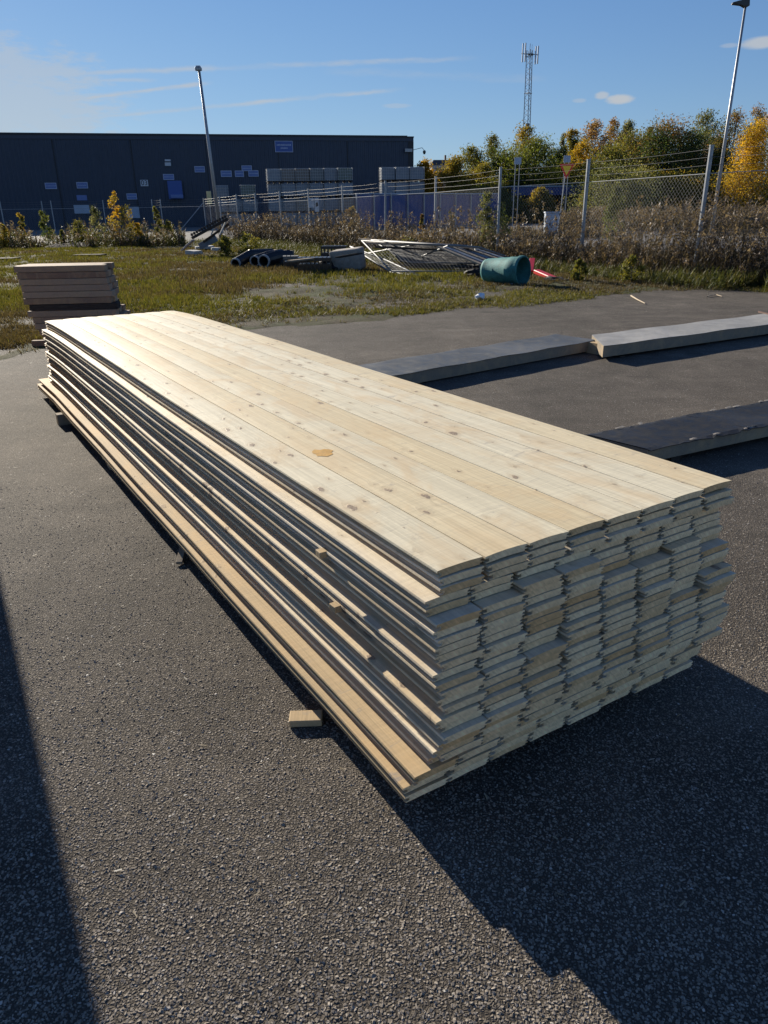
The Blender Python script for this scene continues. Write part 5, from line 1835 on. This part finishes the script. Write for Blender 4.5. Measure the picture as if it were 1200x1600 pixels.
def dark_sheet(c4, label):
    m = MB()
    a, b, c, d = c4
    n = 8
    vs = []
    for t in (0, 1):
        for i in range(n + 1):
            for j in range(5):
                p = a.lerp(b, i / n).lerp(d.lerp(c, i / n), j / 4)
                vs.append((p.x, p.y, p.z + 0.03 * math.sin(i * 1.9 + j * 2.3) - 0.03 * t))
    q = (n + 1) * 5
    fs = [(i * 5 + j, (i + 1) * 5 + j, (i + 1) * 5 + j + 1, i * 5 + j + 1) for i in range(n) for j in range(4)]
    fs += [tuple(q + k for k in reversed(f)) for f in fs]
    rim = [i * 5 for i in range(n + 1)] + [n * 5 + k for k in range(1, 5)] + [i * 5 + 4 for i in range(n - 1, -1, -1)] + [3, 2, 1]
    fs += [(rim[(i + 1) % len(rim)], rim[i], q + rim[i], q + rim[(i + 1) % len(rim)]) for i in range(len(rim))]
    m.add(vs, fs)
    m.build('dark_sheet', M_BLKPLASTIC2, label=label, cat='plastic sheet')
M_BLKPLASTIC2 = simple('dull_black_sheet', (0.022, 0.022, 0.022), 0.75, 0.4, 5, bump=0.4, spec=0.2)
dark_sheet([rest(600, 380, .60), rest(735, 390, .55), rest(760, 416, 0.16), rest(625, 408, 0.20)], 'dull black sheet lying crumpled under the mesh panels')
dark_sheet([rest(700, 398, .30), rest(752, 400, .32), rest(770, 424, 0.06), rest(706, 422, 0.05)], 'small dull black sheet between the panels and the teal tub')
for k, (p, q_, z1, z2, lb) in enumerate((((564, 374), (744, 387), .76, .66, 'wide grey board lying topmost along the mesh panels'),
        ((575, 380), (700, 383), .70, .70, 'wide grey board just below the topmost one on the mesh panels'),
        ((590, 386), (730, 392), .60, .55, 'dark grey board lying low across the mesh panels'))):
    m = MB(); m.beam(rest(*p, z1), rest(*q_, z2), 0.22, 0.05)
    m.build('long_board', M_GREYWOOD if k < 2 else M_DARKWOOD, bevel=0.005, label=lb, cat='board')
for k, (p, q_, z1, z2, lb) in enumerate((((596, 414), (735, 418), .10, .16, 'thin dark pole lying along the foot of the mesh panels'),
        ((560, 398), (640, 384), .15, .62, 'thin grey pole slanting up the left of the mesh panels'),
        ((640, 408), (700, 384), .10, .72, 'thin grey pole crossing the mesh panels'),
        ((455, 408), (520, 398), .10, .30, 'thin black pipe on top of the slotted crates'),
        ((268, 402), (300, 404), .04, .04, 'thin short stick left of the broken slabs'),
        ((735, 416), (822, 402), .12, .55, 'thin dark pole leaning behind the teal tub'))):
    m = MB(); m.tube([rest(*p, z1), rest(*q_, z2)], 0.022, 6)
    m.build('thin_pole', M_TUBE if 'grey' in lb else M_BLKPLASTIC2, label=lb, cat='pole')
for k in range(6):
    a = rest(686 + k * 11, 386 + k * 0.5, .70 - 0.02 * k); b = rest(752 + k * 9, 413 - k * 1.2, 0.33)
    m = MB(); m.beam(a, b, 0.13, 0.035)
    m.build('loose_board', M_TARP if k % 2 else M_GREYWOOD, bevel=0.004, label=['grey slat leaning leftmost on the mesh panels', 'second grey slat leaning on the mesh panels', 'third grey slat leaning on the mesh panels', 'fourth grey slat leaning on the mesh panels', 'fifth grey slat leaning on the mesh panels', 'grey slat leaning nearest to the teal tub'][k], cat='fence slat', group='slats leaning on the mesh panels')

# teal tub lying on its side
tc_ = dp(809, 424, 17.6)
ax = (Vector((0.74, -0.67, 0.02))).normalized()
R_ = 0.30
open_c = Vector((tc_.x - 0.02, 16.9, R_ + 0.0))
mt = Matrix.Translation(open_c) @ (-ax).to_track_quat('Z', 'Y').to_matrix().to_4x4()
tub = empty('teal_tub', (open_c.x, open_c.y, 0), 0, 'faded teal plastic tub lying on its side in the grass, mouth to the right', 'tub')
mt = Matrix.Translation((0, 0, R_ + 0.02)) @ (-ax).to_track_quat('Z', 'Y').to_matrix().to_4x4()
m = MB()
m.lathe([(R_ * 1.0, 0.0), (R_ * 0.98, 0.12), (R_ * 0.97, 0.30), (R_ * 0.93, 0.31), (R_ * 0.90, 0.62), (R_ * 0.87, 0.63), (R_ * 0.84, 0.90), (R_ * 0.78, 0.96), (0.0, 0.97)], 32, mt)
m.lathe([(R_ * 0.955, 0.0), (R_ * 0.93, 0.30), (R_ * 0.82, 0.9), (0.0, 0.93)][::-1], 32, mt)
m.build('tub_body', M_TEAL, tub, smooth=True)
m = MB(); m.lathe([(R_ * 0.95, -0.02), (R_ * 1.06, -0.02), (R_ * 1.08, 0.02), (R_ * 1.06, 0.07), (R_ * 0.99, 0.07), (R_ * 0.95, -0.02)], 32, mt); m.build('tub_rim', M_TEAL, tub)
m = MB(); m.box(-0.04, 0.04, R_ * 0.98, R_ * 1.03, 0.10, 0.24, mtx=mt @ Matrix.Rotation(rad(200), 4, 'Z')); m.build('label_patch', M_PLATE, tub)
# red plastic pieces
c = G(848, 438)
m = MB(); m.beam(rest(838, 424, .16), rest(866, 436, .04), 0.17, 0.10)
m.build('red_plastic_piece', M_RED, bevel=0.02, label='red plastic piece lying low behind the teal tub', cat='plastic piece')
m = MB(); m.beam(rest(829, 424, .14), rest(832, 404, .40), 0.14, 0.04)
m.build('red_plastic_piece', M_RED, bevel=0.01, label='upright red plastic tip beside the mouth of the teal tub', cat='plastic piece')
def dark_lump(px, py, w, h, label, mat):
    c = G(px, py)
    k_ = c.y / 1160
    bm = bmesh.new()
    bmesh.ops.create_icosphere(bm, subdivisions=3, radius=1)
    for v in bm.verts:
        n_ = 1 + 0.28 * float(vnoise(v.co.x * 2.2 + px, v.co.y * 2.2 + v.co.z * 3.1, 7, 4))
        v.co = Vector((v.co.x * n_ * w * k_ / 2, v.co.y * n_ * 0.4, max(-0.02, v.co.z * n_ * h * k_)))
    me = bpy.data.meshes.new('crumpled_sheet'); bm.to_mesh(me); bm.free()
    me.materials.append(mat)
    o = bpy.data.objects.new('crumpled_sheet', me); link(o)
    tag(o, label, 'plastic sheet'); o.location = (c.x, c.y, 0.02)
dark_lump(474, 419, 26, 14, 'crumpled black sheet between the two black crates', M_BLKPLASTIC2)
dark_lump(510, 424, 34, 15, 'crumpled black sheet in front of the large black crate', M_BLKPLASTIC2)
dark_lump(432, 415, 40, 12, 'crumpled black sheet over the foot of the black pipes', M_BLKPLASTIC2)
dark_lump(380, 414, 30, 7, 'low crumpled black sheet at the left end of the pipe heap', M_BLKPLASTIC2)
dark_lump(742, 432, 34, 10, 'crumpled black sheet just left of the teal tub', M_BLKPLASTIC2)
dark_lump(870, 440, 40, 6, 'flat dark sheet lying right of the red plastic', M_BLKPLASTIC2)
for k, (x0, y0, x1, y1, w_, lb) in enumerate(((452, 408, 506, 402, .16, 'pale worn board lying on the black crates'), (528, 402, 562, 396, .2, 'black board lying on top of the tan concrete block'), (420, 396, 470, 402, .14, 'grey worn board lying behind the pipes'))):
    m = MB(); m.beam(rest(x0, y0, .42 if k != 2 else .15), rest(x1, y1, .55 if k == 1 else .38 - .2 * (k == 2)), w_, 0.04)
    m.build('worn_board', M_DARKWOOD if k == 1 else M_GREYWOOD, bevel=0.005, label=lb, cat='board')

# white litter, twigs
def crumple(px, py, r, label, mat):
    c = G(px, py)
    bm = bmesh.new()
    bmesh.ops.create_icosphere(bm, subdivisions=2, radius=r)
    for v in bm.verts:
        v.co *= 1 + rnd.uniform(-0.35, 0.3)
        v.co.z = v.co.z * 0.55
    me = bpy.data.meshes.new('litter'); bm.to_mesh(me); bm.free()
    me.materials.append(mat)
    o = bpy.data.objects.new('litter', me); link(o)
    tag(o, label, 'litter'); o.location = (c.x, c.y, r * 0.5 + 0.03)
crumple(750, 470, 0.10, 'crumpled white paper lying at the edge of the grass', M_PAPER)
def twig(pts, r, label):
    m = MB(); m.tube([G(x, y, z) for x, y, z in pts], [r * 1.2, r, r * 0.6][:len(pts)], 6)
    m.build('dry_twig', M_TWIG, label=label, cat='twig')
twig([(986, 462, .03), (996, 468, .03), (1008, 474, .02)], 0.012, 'pale dry twig lying on the asphalt near the grass edge')
twig([(1105, 463, .02), (1118, 460, .03), (1128, 463, .02)], 0.010, 'short dry twig on the asphalt below the near fence post')

# straws and chips scattered on the asphalt: too many to count
T, C = [], []
n = 520
yy = 1.2 + 14 * rng.random(n) ** 1.3
xx = rng.uniform(-0.55, 0.62, n) * yy
an = rng.uniform(0, np.pi, n)
L = rng.uniform(0.003, 0.011, n)
d = np.stack([np.cos(an) * L, np.sin(an) * L, rng.uniform(0, 0.3, n) * L], 1)
s_ = np.stack([-np.sin(an), np.cos(an), 0 * an], 1) * rng.uniform(0.0008, 0.0022, n)[:, None]
p_ = np.stack([xx, yy, np.full(n, 0.006)], 1)
tri = np.concatenate([np.stack([p_ - d - s_, p_ + d - s_, p_ + d + s_], 1), np.stack([p_ - d - s_, p_ + d + s_, p_ - d + s_], 1)])
cc = np.array([(0.45, 0.38, 0.26), (0.5, 0.48, 0.42), (0.30, 0.24, 0.16)])[rng.integers(0, 3, n)]
soup('wood_chips', tri, np.concatenate([cc, cc]), M_WEED, kind='stuff', cat='chips', label='tiny straws and wood chips scattered over the asphalt')

print('TRIS', sum(len(o.data.polygons) for o in sc.objects if o.type == 'MESH'))
